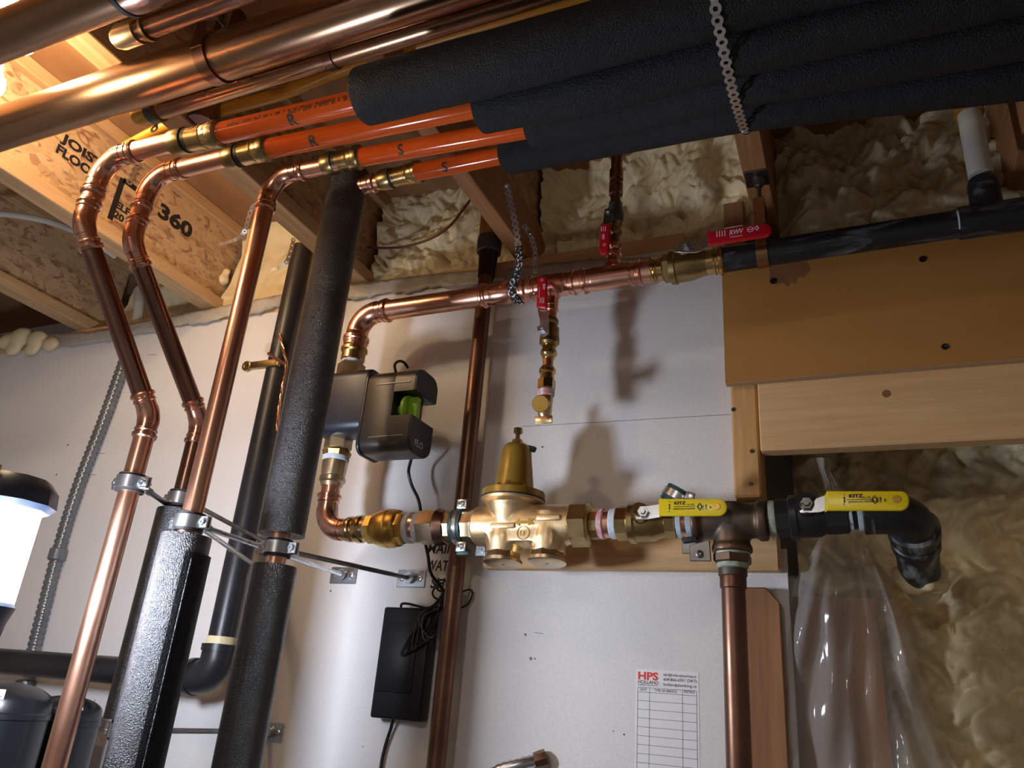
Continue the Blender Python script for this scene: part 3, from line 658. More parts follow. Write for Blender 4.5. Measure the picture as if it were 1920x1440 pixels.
# band hanger on the widest pipe
q = axb.at(405)
th = thing('band_hanger', 'wide copper band hanger wrapped round the widest overhead pipe', 'pipe hanger', q)
build('band', MB().ring(q, (1, 0, 0), .0407, .044, .024, 36), M['copper_dull'], th)
for sy in (-1, 1): build('upright', MB().obox(q + Vec((0, sy * .0425, .06)), Vec((.012, 0, 0)), Vec((0, .0016, 0)), Vec((0, 0, .075))), M['copper_dull'], th)
build('cross_bolt', MB().cyl(q + Vec((0, -.06, .075)), q + Vec((0, .06, .075)), .004, 12).lathe(q + Vec((0, -.048, .075)), (0, -1, 0), [(0, .009), (.01, .009)], 6), M['steel_dark'], th)
build('rod', MB().cyl(q + Vec((0, 0, .06)), q + Vec((0, 0, ZS - .986)), .005, 12), M['steel_dark'], th)
q = axb.at(432) + Vec((.0, -.055, .045))
tag(build('square_nut', MB().obox(q, Vec((.010, 0, .002)), Vec((0, .007, 0)), Vec((-.003, 0, .022))), M['steel_dark'], bevel=.002), 'dark steel channel nut beside the copper band hanger', 'hardware')

# corrugated yellow gas tube
def resample(pts, step):
    pts = [Vec(p) for p in pts]; out = [pts[0]]; carry = 0.
    dense = []
    n = len(pts)
    for i in range(n - 1):
        p0, p1, p2, p3 = pts[max(i - 1, 0)], pts[i], pts[i + 1], pts[min(i + 2, n - 1)]
        for k in range(30):
            t = k / 30; dense.append(.5 * ((2 * p1) + (p2 - p0) * t + (2 * p0 - 5 * p1 + 4 * p2 - p3) * t * t + (3 * p1 - p0 - 3 * p2 + p3) * t ** 3))
    dense.append(pts[-1]); acc = 0.; out = [dense[0]]
    for i in range(1, len(dense)):
        seg = (dense[i] - dense[i - 1]).length; acc += seg
        while acc >= step:
            acc -= step; out.append(dense[i].lerp(dense[i - 1], acc / seg if seg else 0))
    return out
yg = -.62
pts = resample([P(228, 282, yg), P(330, 232, yg), P(520, 178, yg), P(620, 138, yg), P(720, 105, yg), P(1000, 22, yg), P(1200, -40, yg)], .0028)
tag(build('gas_tube', MB().tube(pts, [.0135 if i % 2 else .0118 for i in range(len(pts))], 16), M['csst'], sharp=3), 'yellow corrugated gas tube behind the orange tubes', 'pipe')
# ------------------------------------------------------------------ perforated straps
def strap(mb, pts, nrm, period=.0165, R=.0076, rh=.0032, neck=.0046, th=.0011):
    P_ = resample(pts, period); n = len(P_)
    for i, p in enumerate(P_):
        t = (P_[min(i + 1, n - 1)] - P_[max(i - 1, 0)]).normalized(); N_ = Vec(nrm(p) if callable(nrm) else nrm); N_ = (N_ - t * N_.dot(t)).normalized(); w = t.cross(N_)
        mb.ring(p, N_, rh, R, th, 14)
        if i < n - 1:
            q = P_[i + 1]; c = (p + q) / 2; tt = (q - p).normalized(); N2 = (N_ - tt * N_.dot(tt)).normalized(); w2 = tt.cross(N2)
            mb.obox(c, tt * ((q - p).length / 2 - rh * 1.05), w2 * neck, N2 * (th / 2))
    return P_
GS = 'perforated steel hanger straps'
# around the insulated bundle
circ = []
for px_, py_, yy, rr_ in ((1352, 3, -.755, SR * 1.08), (1364, 90, -.685, SR), (1378, 150, -.615, SR * .96), (1386, 200, -.53, SR * .95)):
    q = P(px_, py_, yy); circ.append((q.x, yy, q.z, rr_))
xs = sum(c[0] for c in circ) / 4; hull = []
def support(a):
    d = (math.cos(a), math.sin(a)); return max(circ, key=lambda c: c[1] * d[0] + c[2] * d[1] + c[3])
for k in range(60):
    a = math.radians(170 + (355 - 170) * k / 59); c = support(a); r_ = c[3] + .001
    hull.append(Vec((xs, c[1] + math.cos(a) * r_, c[2] + math.sin(a) * r_)))
top0, top1 = hull[0], hull[-1]
path = [Vec((xs, top0.y, ZS - .02)), Vec((xs, top0.y, (ZS + top0.z) / 2))] + hull[::3] + [hull[-1]] + [Vec((xs, top1.y + .005, ZJ + .06))]
cyb = sum(c[1] for c in circ) / 4; czb = sum(c[2] for c in circ) / 4
mb = MB(); strap(mb, path, lambda p: Vec((0, p.y - cyb, p.z - czb)))
tag(build('hanger_strap', mb, M['strap']), 'perforated strap wrapped round the whole black sleeve bundle', 'hanger strap', GS)
# strap with patterned sleeve round the upper copper run
YU = -.15
mb = MB(); y1_ = -.19
strap(mb, [P(950, 350, -.215), P(962, 400, -.21), P(969, 440, -.205), P(972, 463, -.20)], (0, -1, -.25), R=.0082, period=.0172)
tsr = thing('hanger_strap', 'bright perforated strap with black patterned wrap holding the copper run', 'hanger strap', P(970, 460, -.2), GS)
build('strap', mb, M['strap'], tsr)
build('nail', MB().lathe(P(950, 347, -.219), (0, -1, -.1), [(0, .0065), (.003, .006), (.005, .003)], 12), M['steel'], tsr)
# patterned wrap: from strap end down the front of the pipe and under it
axU0 = P(968, 546, YU)
wr = .0275; pth = [P(973, 462, -.2), P(972, 500, -.19)]
for k in range(9):
    a = math.radians(200 + k * 20); pth.append(Vec((axU0.x + .0015 * k, YU + math.cos(a) * wr, axU0.z + math.sin(a) * wr)))
pth.append(P(1003, 520, -.11))
pr = resample(pth, .006); rings = []
for i, p in enumerate(pr):
    t = (pr[min(i + 1, len(pr) - 1)] - pr[max(i - 1, 0)]).normalized(); w = Vec((1, 0, 0)); w = (w - t * w.dot(t)).normalized(); n = t.cross(w)
    rings.append([p + w * .0085 * math.cos(a) + n * .0032 * math.sin(a) for a in [2 * math.pi * k / 10 for k in range(10)]])
build('patterned_wrap', MB().quadgrid(rings, True, True, True), M['sleeve_print'], tsr, label='black wrap with white scribble pattern')
mb = MB(); strap(mb, [P(1003, 508, -.10), P(1003, 470, -.09), P(994, 440, -.085), P(984, 424, -.085)], (0, -1, -.2), R=.007)
build('strap_tail', mb, M['strap'], tsr)
build('tail_screw', MB().lathe(P(994, 437, -.09), (0, -1, 0), [(0, .005), (.004, .0045)], 12), M['steel'], tsr)
for lab, pp, nr in (('short perforated strap end just above the leftmost bright elbow', [P(296, 226, -.70), P(285, 252, -.70)], (0, -1, -.5)),
                    ('short shiny strap end hanging between the two bright elbows', [PX(263, 300, xw + .004), PX(251, 322, xw + .003), PX(243, 341, xw + .003)], (1, -.2, -.2)),
                    ('thin strap hanging beside the straight riser against the foam', [PZ(486, 381, ZJ - .001), P(474, 388, -.30), P(467, 405, -.29), P(458, 435, -.28), P(440, 450, -.27), P(412, 458, -.26)], (.8, -.6, 0)),
                    ('curled strap hanging from the joist behind the insulated riser', [P(550, 450, -.20), P(544, 475, -.20), P(536, 493, -.2), P(522, 502, -.2), P(502, 508, -.2)], (.8, -.6, 0))):
    sh = 'short' in lab; mb = MB(); strap(mb, pp, nr, R=.0092 if sh else .0058, period=.020 if sh else .0165, rh=.004 if sh else .0026)
    tag(build('hanger_strap', mb, M['strap']), lab, 'hanger strap', GS)
# brown cable in the third bay
tag(build('brown_cable', MB().tube(resample([P(655, 459, .0), P(690, 464, 0), P(760, 462, 0), P(830, 435, 0), P(878, 380, .0), P(895, 352, .0)], .01), .0034, 8), M['red_cable']), 'thin brown cable sagging across the pale foam', 'cable')

# ------------------------------------------------------------------ upper copper run with its valves
ru = thing('copper_run', 'upper horizontal copper run with tees, from elbow to brass lever valve', 'pipe', P(900, 553, YU))
axU = Ax(P(720, 583, YU), P(1340, 490, YU)); rU = 20
r_u = 19.5 * scl(axU.at(820))
el_c = axU.at(676); xu = el_c.x
pts = elbow(ru, axU.at(900), el_c, el_c - Vec((0, 0, .3)), r_u, .052, M['copper_fit'], .03)
pipe(ru, pts[0], axU.at(1224), r_u, M['copper'])
def lathe_on(ax, name, root, pp, m, seg=28, **k):
    o, pr_ = ax.prof(pp); return build(name, MB().lathe(o, ax.d, pr_, seg), m, root, **k)
def tee(ax, root, px0, pc, px1, rp, down, L, rb, m):
    k = lambda s: s * scl(ax.at(pc))
    for p0, p1 in ((px0 + 20, px0), (px1 - 20, px1)):
        mb = MB(); bead_collar(mb, ax, p0, p1, rp); build('press_socket', mb, m, root)
    c = ax.at(pc); mb = MB().cyl(ax.at(px0 + 18), ax.at(px1 - 18), k(rp) * 1.1, 28)
    dv = Vec((0, 0, -1 if down else 1)); mb.lathe(c, dv, [(0, rb * 1.45), (k(rp) * 1.05, rb * 1.45), (k(rp) * 1.35, rb * 1.15), (L, rb * 1.12)], 24)
    build('tee_body', mb, m, root, voxel=.0022, smooth=4)
    e = c + dv * (L - .004); press('press_socket', root, e, dv, rb, .016, m); return e + dv * .016
mb = MB(); bead_collar(mb, axU, 925, 903, 20); build('press_socket', mb, M['copper_fit'], ru)
mb = MB(); bead_collar(mb, axU, 958, 990, 20); build('press_socket', mb, M['copper_fit'], ru)
lathe_on(axU, 'coupling_body', ru, [(923, 21), (930, 22.5), (955, 22.5), (960, 21)], M['copper_fit'])
e_dn = tee(axU, ru, 996, 1037, 1080, 20.5, True, .052, .0125, M['copper_fit'])
e_up = tee(axU, ru, 1092, 1150, 1205, 21.5, False, .046, .0135, M['copper_fit'])
# brass lever valve
VU = thing('lever_valve', 'brass ball valve with red lever at the end of the upper copper run', 'valve', axU.at(1285))
for p0, p1, rp in ((1244, 1222, 22), (1326, 1357, 23.5)):
    mb = MB(); bead_collar(mb, axU, p0, p1, rp); build('press_socket', mb, M['brass'], VU)
lathe_on(axU, 'hex_nut', VU, [(1244, 24), (1246, 27), (1256, 27), (1258, 25)], M['brass_dull'], 6)
lathe_on(axU, 'body', VU, [(1256, 26), (1258, 32), (1268, 33), (1270, 30), (1296, 30), (1308, 27), (1318, 25), (1328, 24)], M['brass_dull'])
k = scl(axU.at(1290))
stem = axU.at(1289) + Vec((0, -.03, .02))
build('stem', MB().lathe(axU.at(1289), stem - axU.at(1289), [(0, .013), (.04, .013), (.04, .009), (.05, .009)], 18), M['brass_dull'], VU)
YH = YU - .062
def plate(pxs, y0, th=.0025): return MB().prism([P(px, py, y0) for px, py in pxs], (0, th, 0))
build('lever', plate([(1262, 464), (1276, 456), (1290, 448), (1302, 453), (1318, 447), (1325, 432), (1330, 431), (1330, 456), (1318, 468), (1305, 473), (1280, 474), (1264, 472)], YH + .004, .003), M['steel'], VU, bevel=.0006, bseg=1)
build('lever_nut', MB().lathe(P(1287, 461, YH + .004), (0, -1, 0), [(0, .010), (.002, .010), (.002, .0075), (.008, .0075), (.008, .004), (.012, .0035)], 6), M['steel'], VU)
def grip(pxs, y0, th, m, root, bev=.003): return build('grip', plate(pxs, y0, th), m, root, bevel=bev, bseg=3)
g = grip([(1325, 434), (1430, 418), (1440, 419), (1446, 425), (1447, 432), (1442, 440), (1434, 443), (1330, 459), (1326, 457)], YH - .008, .008, M['red'], VU)
q = P(1368, 441, YH - .0083); s_ = scl(q); UD = (Vec(P(1430, 428, YH)) - Vec(P(1340, 443, YH))).normalized(); VD = Vec((-UD.z, 0, UD.x))
lettering('RWV', q, UD, VD, 11 * s_, M['white_ink'], g, 24 * s_, shear=.15)
mb = MB(); mb.obox(P(1380, 443, YH - .0083), UD * 11 * s_, VD * .5 * s_, Vec((0, .0002, 0))); mb.obox(P(1375, 425.5, YH - .0083), UD * 17 * s_, VD * .5 * s_, Vec((0, .0002, 0)))
for i in range(4): mb.obox(P(1344 + i * 5, 439 - i * .7, YH - .0083), UD * .8 * s_, VD * 6.5 * s_, Vec((0, .0002, 0)))
c = P(1407, 430, YH - .0083); mb.ring(c, (0, 1, 0), 5 * s_, 6 * s_, .0003, 18); mb.obox(c, UD * 5 * s_, VD * .6 * s_, Vec((0, .0002, 0)))
c = P(1419, 427.5, YH - .0083)
for sx, sy in ((1, 1), (1, -1), (-1, 1), (-1, -1)):
    mb.obox(c + UD * sx * 1.8 * s_ + VD * sy * 2.4 * s_, (UD * 1.8 * sx - VD * 2.4 * sy) * s_, (UD * .5 + VD * .5 * sx * sy) * s_, Vec((0, .0002, 0)))
build('handle_marks', mb, M['white_ink'], g)
# down branch: drain valve
bd = thing('drain_valve', 'small hanging drain valve with a red lever and round brass cap', 'valve', e_dn)
axD = Ax(e_dn, e_dn - Vec((0, 0, .3)), 1); rb = .0118
axd_px = lambda py: axD.at(py)
pipe(bd, e_dn + Vec((0, 0, .012)), axD.at(612), rb, M['copper'])
def vl(name, root, pp, m, seg=24, ax=axD, **k):
    o, pr_ = ax.prof(pp); return build(name, MB().lathe(o, ax.d, pr_, seg), m, root, **k)
vl('press_socket', bd, [(598, 13), (602, 15), (606, 15), (609, 13), (616, 14)], M['brass_dull'])
vl('valve_body', bd, [(612, 13), (616, 17), (632, 18), (636, 19), (644, 19), (648, 15)], M['brass_dull'])
vl('press_socket', bd, [(644, 12), (655, 13), (660, 16), (665, 16), (668, 13), (673, 12)], M['brass'])
pipe(bd, axD.at(668), axD.at(692), rb * .93, M['copper'])
vl('press_socket', bd, [(688, 12), (694, 16), (699, 16), (702, 13), (712, 14)], M['brass'])
vl('hex_nut', bd, [(711, 15), (713, 17), (729, 17), (731, 15)], M['brass'], 6)
vl('thread_tape', bd, [(731, 14), (733, 16), (742, 16), (744, 14)], M['tape_pink'])
vl('drain_body', bd, [(741, 12), (745, 14), (778, 13), (783, 10), (784, 6)], M['brass_pale'])
c = axD.at(757); k = scl(c)
qc = P(1013, 757, c.y - .045); dcap = (qc - c).normalized()
build('drain_outlet', MB().lathe(c, dcap, [(0, 11 * k), ((qc - c).length - .008, 12 * k), ((qc - c).length - .008, 15.5 * k), ((qc - c).length - .001, 16 * k), ((qc - c).length, 15 * k)], 28), M['brass_gold'], bd)
q = axD.at(790); k = scl(q)
build('wing_handle', MB().obox(q + Vec((.002, -.008, 0)), Vec((17 * k, 0, 0)), Vec((0, .0022, .0)), Vec((0, 0, 7.5 * k))).cyl(axD.at(780), axD.at(788), .004, 10), M['brass_pale'], bd, bevel=.0018, bseg=2)
YD = YU - .038
build('lever', plate([(1007, 578), (1024, 577), (1028, 596), (1028, 626), (1018, 632), (1012, 626), (1012, 600)], YD - .004, .0025).prism([P(x, yv, YD - .01) for x, yv in ((1006, 612), (1014, 610), (1016, 620), (1008, 622))], (0, .006, 0)), M['steel'], bd, bevel=.0005, bseg=1)
build('lever_nut', MB().lathe(P(1019, 617, YD - .004), (0, -1, 0), [(0, .0095), (.002, .0095), (.002, .007), (.008, .007), (.008, .0035), (.011, .003)], 6), M['steel'], bd)
gd = grip([(1005, 576), (1007, 530), (1008, 522), (1013, 517), (1019, 516), (1024, 520), (1025, 530), (1024, 577)], YD - .014, .008, M['red'], bd)
mb = MB(); yy_ = YD - .0143
lettering('RWV', P(1018, 533, yy_), (0, 0, -1), (1, 0, 0), .0055, M['white_ink'], None, .013, mb=mb)
for i in range(3): mb.obox(P(1013 + i * 3.2, 563, yy_), Vec((.0006, 0, 0)), Vec((0, 0, .0062)), Vec((0, .0002, 0)))
mb.ring(P(1016, 525, yy_), (0, 1, 0), .0022, .003, .0003, 12); mb.obox(P(1011, 548, yy_), Vec((.0004, 0, 0)), Vec((0, 0, .012)), Vec((0, .0002, 0)))
build('handle_marks', mb, M['white_ink'], gd)
# up branch
bu = thing('upright_valve', 'small dark valve rising from the second tee, red lever pointing down', 'valve', e_up)
axT = Ax(e_up, e_up + Vec((0, 0, .3)), 1)
pipe(bu, e_up - Vec((0, 0, .012)), axT.at(292), .0112, M['copper_dull'])
vu = lambda n, pp, m, seg=24: vl(n, bu, pp, m, seg, ax=axT)
vu('press_socket', [(470, 11), (466, 14), (460, 14), (457, 11)], M['copper_fit'])
vu('press_socket', [(442, 11), (438, 13.5), (433, 13.5), (430, 11), (424, 12), (420, 14), (415, 12)], M['brass_dull'])
vu('valve_body', [(416, 13), (412, 16), (398, 16), (390, 14), (384, 12)], M['greyplastic'])
for a_, b_ in ((386, 380), (366, 350), (350, 342), (338, 318)):
    vu('press_socket', [(a_, 10.5), (a_ - 1, 13), (b_ + 2, 13), (b_, 10.5)], M['copper_dull'])
vu('top_elbow', [(316, 10), (300, 11), (292, 12), (286, 9)], M['copper_dull'])
YT = YU - .034
build('lever_nut', MB().lathe(P(1141, 398, YT), (0, -1, 0), [(0, .008), (.006, .007), (.009, .003)], 6), M['steel_dark'], bu)
build('lever', plate([(1134, 392), (1150, 392), (1146, 418), (1130, 420)], YT, .0025), M['steel_dark'], bu)
gu = grip([(1126, 418), (1144, 418), (1141, 468), (1138, 475), (1131, 477), (1124, 474), (1122, 466)], YT - .006, .008, M['red'], bu)
mb = MB()
lettering('RWV', P(1129, 440, YT - .0063), (0, 0, -1), (1, 0, 0), .0055, M['white_ink'], None, .012, mb=mb)
for i in range(3): mb.obox(P(1128 + i * 3.6, 429, YT - .0063), Vec((.0006, 0, 0)), Vec((0, 0, .0055)), Vec((0, .0002, 0)))
mb.ring(P(1133, 459, YT - .0063), (0, 1, 0), .0022, .003, .0003, 12)
build('handle_marks', mb, M['white_ink'], gu)

# black pipe going right with hanger
bp = thing('black_pipe', 'chalky black iron pipe running right from the red lever valve', 'pipe', P(1600, 445, YU))
axB = Ax(axU.at(1352), P(1915, 402, YU)); 
o, pr_ = axB.prof([(1352, 24), (1787, 27.5)]); rB = pr_[0][1]
endB = Vec((.6, YU, axB.at(1915).z + (axB.d.z / axB.d.x) * (.6 - axB.at(1915).x)))
build('pipe', MB().cyl(axB.at(1352), endB, rB, 32), M['abs_chalk'], bp)
q = axB.at(1795); mbT = MB().lathe(q, axB.d, [(0, rB), (0, rB * 1.16), (.3, rB * 1.16)], 32)
qv = axB.at(1855); vt = P(1858, 352, YU)
mbT.cyl(qv, Vec((qv.x, YU, vt.z)), rB * 1.0, 28); build('tee', mbT, M['abs_chalk'], bp)
build('seam_mark', MB().arc(axB.at(1793), axB.d, (0, -1, -.4), rB, rB * 1.165, 0, .002, -.75, .5), M['tape'], bp)
tpv = thing('pale_pipe', 'pale plastic pipe dropping into the black tee at upper right', 'pipe', (qv.x, YU, vt.z))
build('pipe', MB().cyl(Vec((qv.x, YU, P(1855, 328, YU).z)), Vec((qv.x, YU, ZS)), rB * .80, 28), M['pvc'], tpv)
build('collar', MB().lathe(Vec((qv.x, YU, vt.z - .003)), (0, 0, 1), [(0, rB * 1.0), (.012, rB * .98), (.022, rB * .86)], 28), M['abs'], tpv)
build('amber_band', MB().ring(Vec((qv.x, YU, P(1835, 200, YU).z)), (0, 0, 1), rB * .8, rB * .98, .03), M['amber'], tpv)
q = axB.at(1430)
hg = thing('rod_hanger', 'copper strap hanger on a threaded rod holding the black pipe', 'pipe hanger', q)
build('band', MB().ring(q, axB.d, rB * 1.0, rB * 1.09, .021, 32), M['copper_big'], hg)
zt_ = P(1427, 392, YU).z
build('upright', MB().obox(Vec((q.x, YU - rB, (q.z + zt_) / 2 + .01)), Vec((.0105, 0, 0)), Vec((0, .0014, 0)), Vec((0, 0, (zt_ - q.z) / 2))).obox(Vec((q.x, YU + rB, (q.z + zt_) / 2 + .01)), Vec((.0105, 0, 0)), Vec((0, .0014, 0)), Vec((0, 0, (zt_ - q.z) / 2))).obox(Vec((q.x, YU, zt_ + .01)), Vec((.0105, 0, 0)), Vec((0, rB, 0)), Vec((0, 0, .0014))), M['copper_big'], hg)
zr = PZ(1420, 340, ZJ).z
build('rod', MB().cyl(Vec((q.x, YU, zt_)), Vec((q.x, YU, ZJ - .004)), .0042, 12).lathe(Vec((q.x, YU, zt_ + .01)), (0, 0, 1), [(0, .008), (.012, .008)], 6), M['steel_dark'], hg)
build('flange_plate', MB().box((q.x - .026, YU - .026, ZJ - .004), (q.x + .02, YU + .026, ZJ - .0005)).lathe(Vec((q.x, YU, ZJ - .004)), (0, 0, -1), [(0, .013), (.004, .013), (.014, .009), (.02, .008)], 20), M['steel_dark'], hg, bevel=.0008, bseg=1)

# ------------------------------------------------------------------ water monitor box with its adapters
YM = YU; cx_ = xu
axV = Ax(Vec((cx_, YM, .5)), Vec((cx_, YM, -.5)), 1)
up = thing('brass_press_adapter', 'brass adapter stack between the upper elbow and the dark box', 'pipe fitting', axV.at(660))
vv = lambda n, root, pp, m, seg=28: vl(n, root, pp, m, seg, ax=axV)
zb_ = pts[-1].z
vv('copper_socket', up, [(624, 20), (630, 21), (634, 24.5), (640, 24.5), (643, 22), (650, 22)], M['copper_fit'])
vv('press_socket', up, [(646, 21), (652, 22), (655, 25), (660, 25), (663, 22), (676, 22.5), (678, 20)], M['brass'])
vv('thread_tape', up, [(676, 18), (677, 20), (683, 20), (684, 18)], M['tape'])
vv('hex_nut', up, [(683, 23), (685, 26), (706, 26)], M['brass_pale'], 6)
lo = thing('brass_press_adapter', 'brass adapter stack below the dark box with white thread tape', 'pipe fitting', axV.at(870))
vv('hex_nut', lo, [(818, 26), (842, 26), (844, 24)], M['brass_pale'], 6)
vv('union_nut', lo, [(842, 23), (848, 28), (858, 24)], M['brass'], 8)
vv('thread_tape', lo, [(855, 22), (857, 25), (864, 25), (866, 22)], M['tape'])
vv('press_socket', lo, [(864, 22), (866, 24), (888, 23), (893, 22), (896, 24.5), (903, 24.5), (906, 21), (912, 20)], M['brass_pale'])
# the box
yb0, yb1 = YM - .055, YM + .050
bx = thing('water_monitor', 'dark plastic water shutoff box with lime green knob', 'valve', P(690, 775, YM))
def capsule(x0, x1, zc_, hz, yc, hy, rr_, n=6):
    """rounded rectangle in y-z, swept along x"""
    prof = []
    for cy_, cz_, a0 in ((1, 1, 0), (-1, 1, 90), (-1, -1, 180), (1, -1, 270)):
        for k in range(n + 1):
            a = math.radians(a0 + 90 * k / n); prof.append((yc + cy_ * (hy - rr_) + math.cos(a) * rr_, zc_ + cz_ * (hz - rr_) + math.sin(a) * rr_))
    return [[Vec((x, p, q)) for p, q in prof] for x in (x0, x1)]
yf = YM - .062                                    # front of the box
xm0, xm1, xm2 = P(600, 775, yf + .02).x, P(678, 775, yf).x, P(770, 775, yf).x
zt_, zb_ = P(690, 695, yf).z, P(690, 846, yf).z; zc_ = (zt_ + zb_) / 2; hz = (zt_ - zb_) / 2
hy = .046; yc = yf + hy
zr1, zr0 = P(630, 703, YM - .03).z, P(615, 818, YM - .03).z
rg = capsule(xm0, xm1, (zr0 + zr1) / 2, (zr1 - zr0) / 2, yc, hy * .92, .025); build('rear_body', MB().quadgrid(rg, True, True, True), M['pump'], bx, bevel=.006, bseg=3)
rg = capsule(xm1 - .004, xm1 + .004, zc_, hz * 1.02, yc, hy * 1.01, .024); build('seam_flange', MB().quadgrid(rg, True, True, True), M['pump'], bx, bevel=.002)
# front shell with a square mouth cut for the knob: upper arm, lower arm, back block
xk = P(733, 775, yf).x; zk1, zk0 = P(750, 733, yf).z, P(745, 778, yf).z
rg = capsule(xm1 + .004, xk, zc_, hz, yc, hy, .028); build('front_shell', MB().quadgrid(rg, True, True, True), M['pump_satin'], bx, bevel=.0015)
def part_arm(z0, z1, top, nm):
    prof = []; n = 6; rr_ = .028; out = []
    full = capsule(0, 1, zc_, hz, yc, hy, rr_)[0]
    zz = [(p.y, min(max(p.z, z0), z1)) for p in full]
    rings = [[Vec((x, a_, b_)) for a_, b_ in zz] for x in (xk - .001, xm2)]
    return build(nm, MB().quadgrid(rings, True, True, True), M['pump_satin'], bx)
part_arm(zk1, zt_, True, 'upper_arm'); part_arm(zb_, zk0, False, 'lower_arm')
rings = [[Vec((x, yc + .022, zk0 - .001)), Vec((x, yc + hy, zk0 - .001)), Vec((x, yc + hy, zk1 + .001)), Vec((x, yc + .022, zk1 + .001))] for x in (xk - .001, xm2 - .03)]
build('mouth_back', MB().quadgrid(rings, True, True, True), M['pump'], bx)
# end plates (darker satin faces)
def face(z0, z1, nm, th=.004):
    full = capsule(0, 1, zc_, hz * .985, yc, hy * .985, .028)[0]
    zz = [(p.y, min(max(p.z, z0), z1)) for p in full]; rings = [[Vec((x, a_, b_)) for a_, b_ in zz] for x in (xm2, xm2 + th)]
    return build(nm, MB().quadgrid(rings, True, True, True), M['pump_face'], bx)
face(zk1 + .001, zt_, 'upper_end_plate'); face(zb_, zk0 - .001, 'lower_end_plate')
lettering('FLO', Vec((xm2 + .0043, yc - .022, zb_ + .016)), (0, 1, 0), (0, 0, 1), .014, M['strap'], bx, .034)
for z_, nm in ((P(720, 720, yf).z, 'groove_trim'), (P(720, 818, yf).z, 'groove_trim')):
    build(nm, MB().obox(Vec(((xm1 + xm2) / 2 + .008, yf - .0004, z_)), Vec(((xm2 - xm1) / 2 - .018, 0, 0)), Vec((0, .001, 0)), Vec((0, 0, .0012))), M['steel_dark'], bx)
kz = (zk0 + zk1) / 2 - .003; kx = P(758, 770, yf + .02).x
build('knob', MB().lathe(Vec((xk - .002, yf + .036, kz)), (1, 0, 0), [(0, .012), (.018, .012), (.018, .031), (.026, .031), (.027, .029)], 28).obox(Vec((xk + .034, yf + .034, kz - .002)), Vec((.011, 0, 0)), Vec((0, .008, 0)), Vec((0, 0, .027))), M['green'], bx, label='lime green turning knob', bevel=.0012, bseg=2)
pc = [P(742, 697, yf + .03), P(740, 684, yf + .03), P(748, 677, yf + .03), P(758, 680, yf + .035), P(766, 692, yf + .05)]
build('cable_loop', MB().tube(resample(pc, .005), .0032, 8), M['cable'], bx)

# ------------------------------------------------------------------ lower run: elbow, check valve, regulator, tee, valves
def zline(px):
    xs_ = [640, 850, 1150, 1370, 1530, 1640]; ys_ = [993, 992, 985, 976, 967, 962]; return float(np.interp(px, xs_, ys_))
YV = -.15
axL = Ax(P(640, 993, YV), P(1370, 977, YV)); axL2 = Ax(P(1370, 977, YV), P(1640, 962, YV))
le = thing('copper_elbow', 'copper elbow turning from the dark box to the brass check valve', 'pipe fitting', P(610, 990, YV))
cc = axL.at(607); cc = Vec((cx_, cc.y, cc.z)); r_l = .0215
elbow(le, cc + Vec((0, 0, .2)), cc, cc + Vec((.3, 0, -.002)), r_l, .048, M['copper_fit'], .032)
q = axV.at(905)
pipe(le, q, cc + Vec((0, 0, .05)), r_l * .95, M['copper'])
cv = thing('check_valve', 'gold bronze check valve between the copper elbow and the white tape', 'valve', axL.at(725))
ll = lambda n, root, pp, m, seg=28, ax=axL, **k: lathe_on(ax, n, root, pp, m, seg, **k)
ll('press_socket', cv, [(648, 20), (652, 21), (656, 24), (662, 24), (666, 21), (673, 26), (681, 26), (684, 23), (692, 23)], M['brass'])
ll('thread_tape', cv, [(690, 22), (691, 25), (694, 25), (695, 22)], M['tape'])
ll('hex_end', cv, [(692, 26), (694, 28), (706, 28), (708, 26)], M['brass_gold'], 8)
ll('barrel', cv, [(704, 26), (706, 29), (718, 34), (732, 36.5), (735, 35.2), (738, 36.5), (749, 34), (752, 30)], M['brass_gold'], 40)
ll('hex_end', cv, [(749, 28), (752, 31), (763, 30), (766, 27)], M['brass_gold'], 8)
un = thing('union_fitting', 'pale brass hex union with white tape left of the green clamp', 'pipe fitting', axL.at(810))
ll('thread_tape', un, [(763, 25), (766, 29), (774, 29), (775, 27)], M['tape'])
ll('copper_nipple', un, [(774, 26.5), (783, 26.5)], M['copper'])
ll('thread_tape', un, [(782, 27), (783, 28), (791, 27), (793, 24)], M['tape'])
ll('hex_body', un, [(790, 30), (792, 33), (821, 33), (823, 30)], M['brass_pale'], 6)
ll('lock_ring', un, [(822, 30), (824, 35), (829, 34), (840, 31), (842, 27)], M['copper_dull'])
ll('hex_body', un, [(838, 26), (840, 29.5), (856, 29.5), (858, 26)], M['brass_pale'], 8)
gc = thing('strut_clamp', 'green lined steel clamp on the left neck of the regulator', 'pipe clamp', axL.at(865))
ll('green_liner', gc, [(852, 28), (853, 33), (859, 33), (860, 30), (868, 30), (869, 34), (874, 34), (875, 28)], M['green_rubber'])
ll('steel_band', gc, [(858, 31), (858, 34.5), (861, 33), (864, 35), (868, 34.5), (869, 31)], M['steel'])
for px, py, sg in ((866, 945, 1), (864, 1025, -1)):
    q = P(px, py, YV - .03); k = scl(q)
    build('ear', MB().obox(q, Vec((10 * k, 0, 0)), Vec((0, .002, 0)), Vec((0, 0, 9 * k))), M['steel'], gc, bevel=.0015)
    build('clamp_screw', MB().lathe(q + Vec((0, -.002, 0)), (0, -1, 0), [(0, 6.5 * k), (.003, 5.8 * k), (.004, 3 * k), (.0025, 1.5 * k)], 16), M['steel'], gc)
q = P(870, 1036, YV - .012); k = scl(q); build('liner_tail', MB().obox(q, Vec((13 * k, 0, 0)), Vec((0, .008, 0)), Vec((0, 0, 6 * k))), M['green_rubber'], gc, bevel=.002)
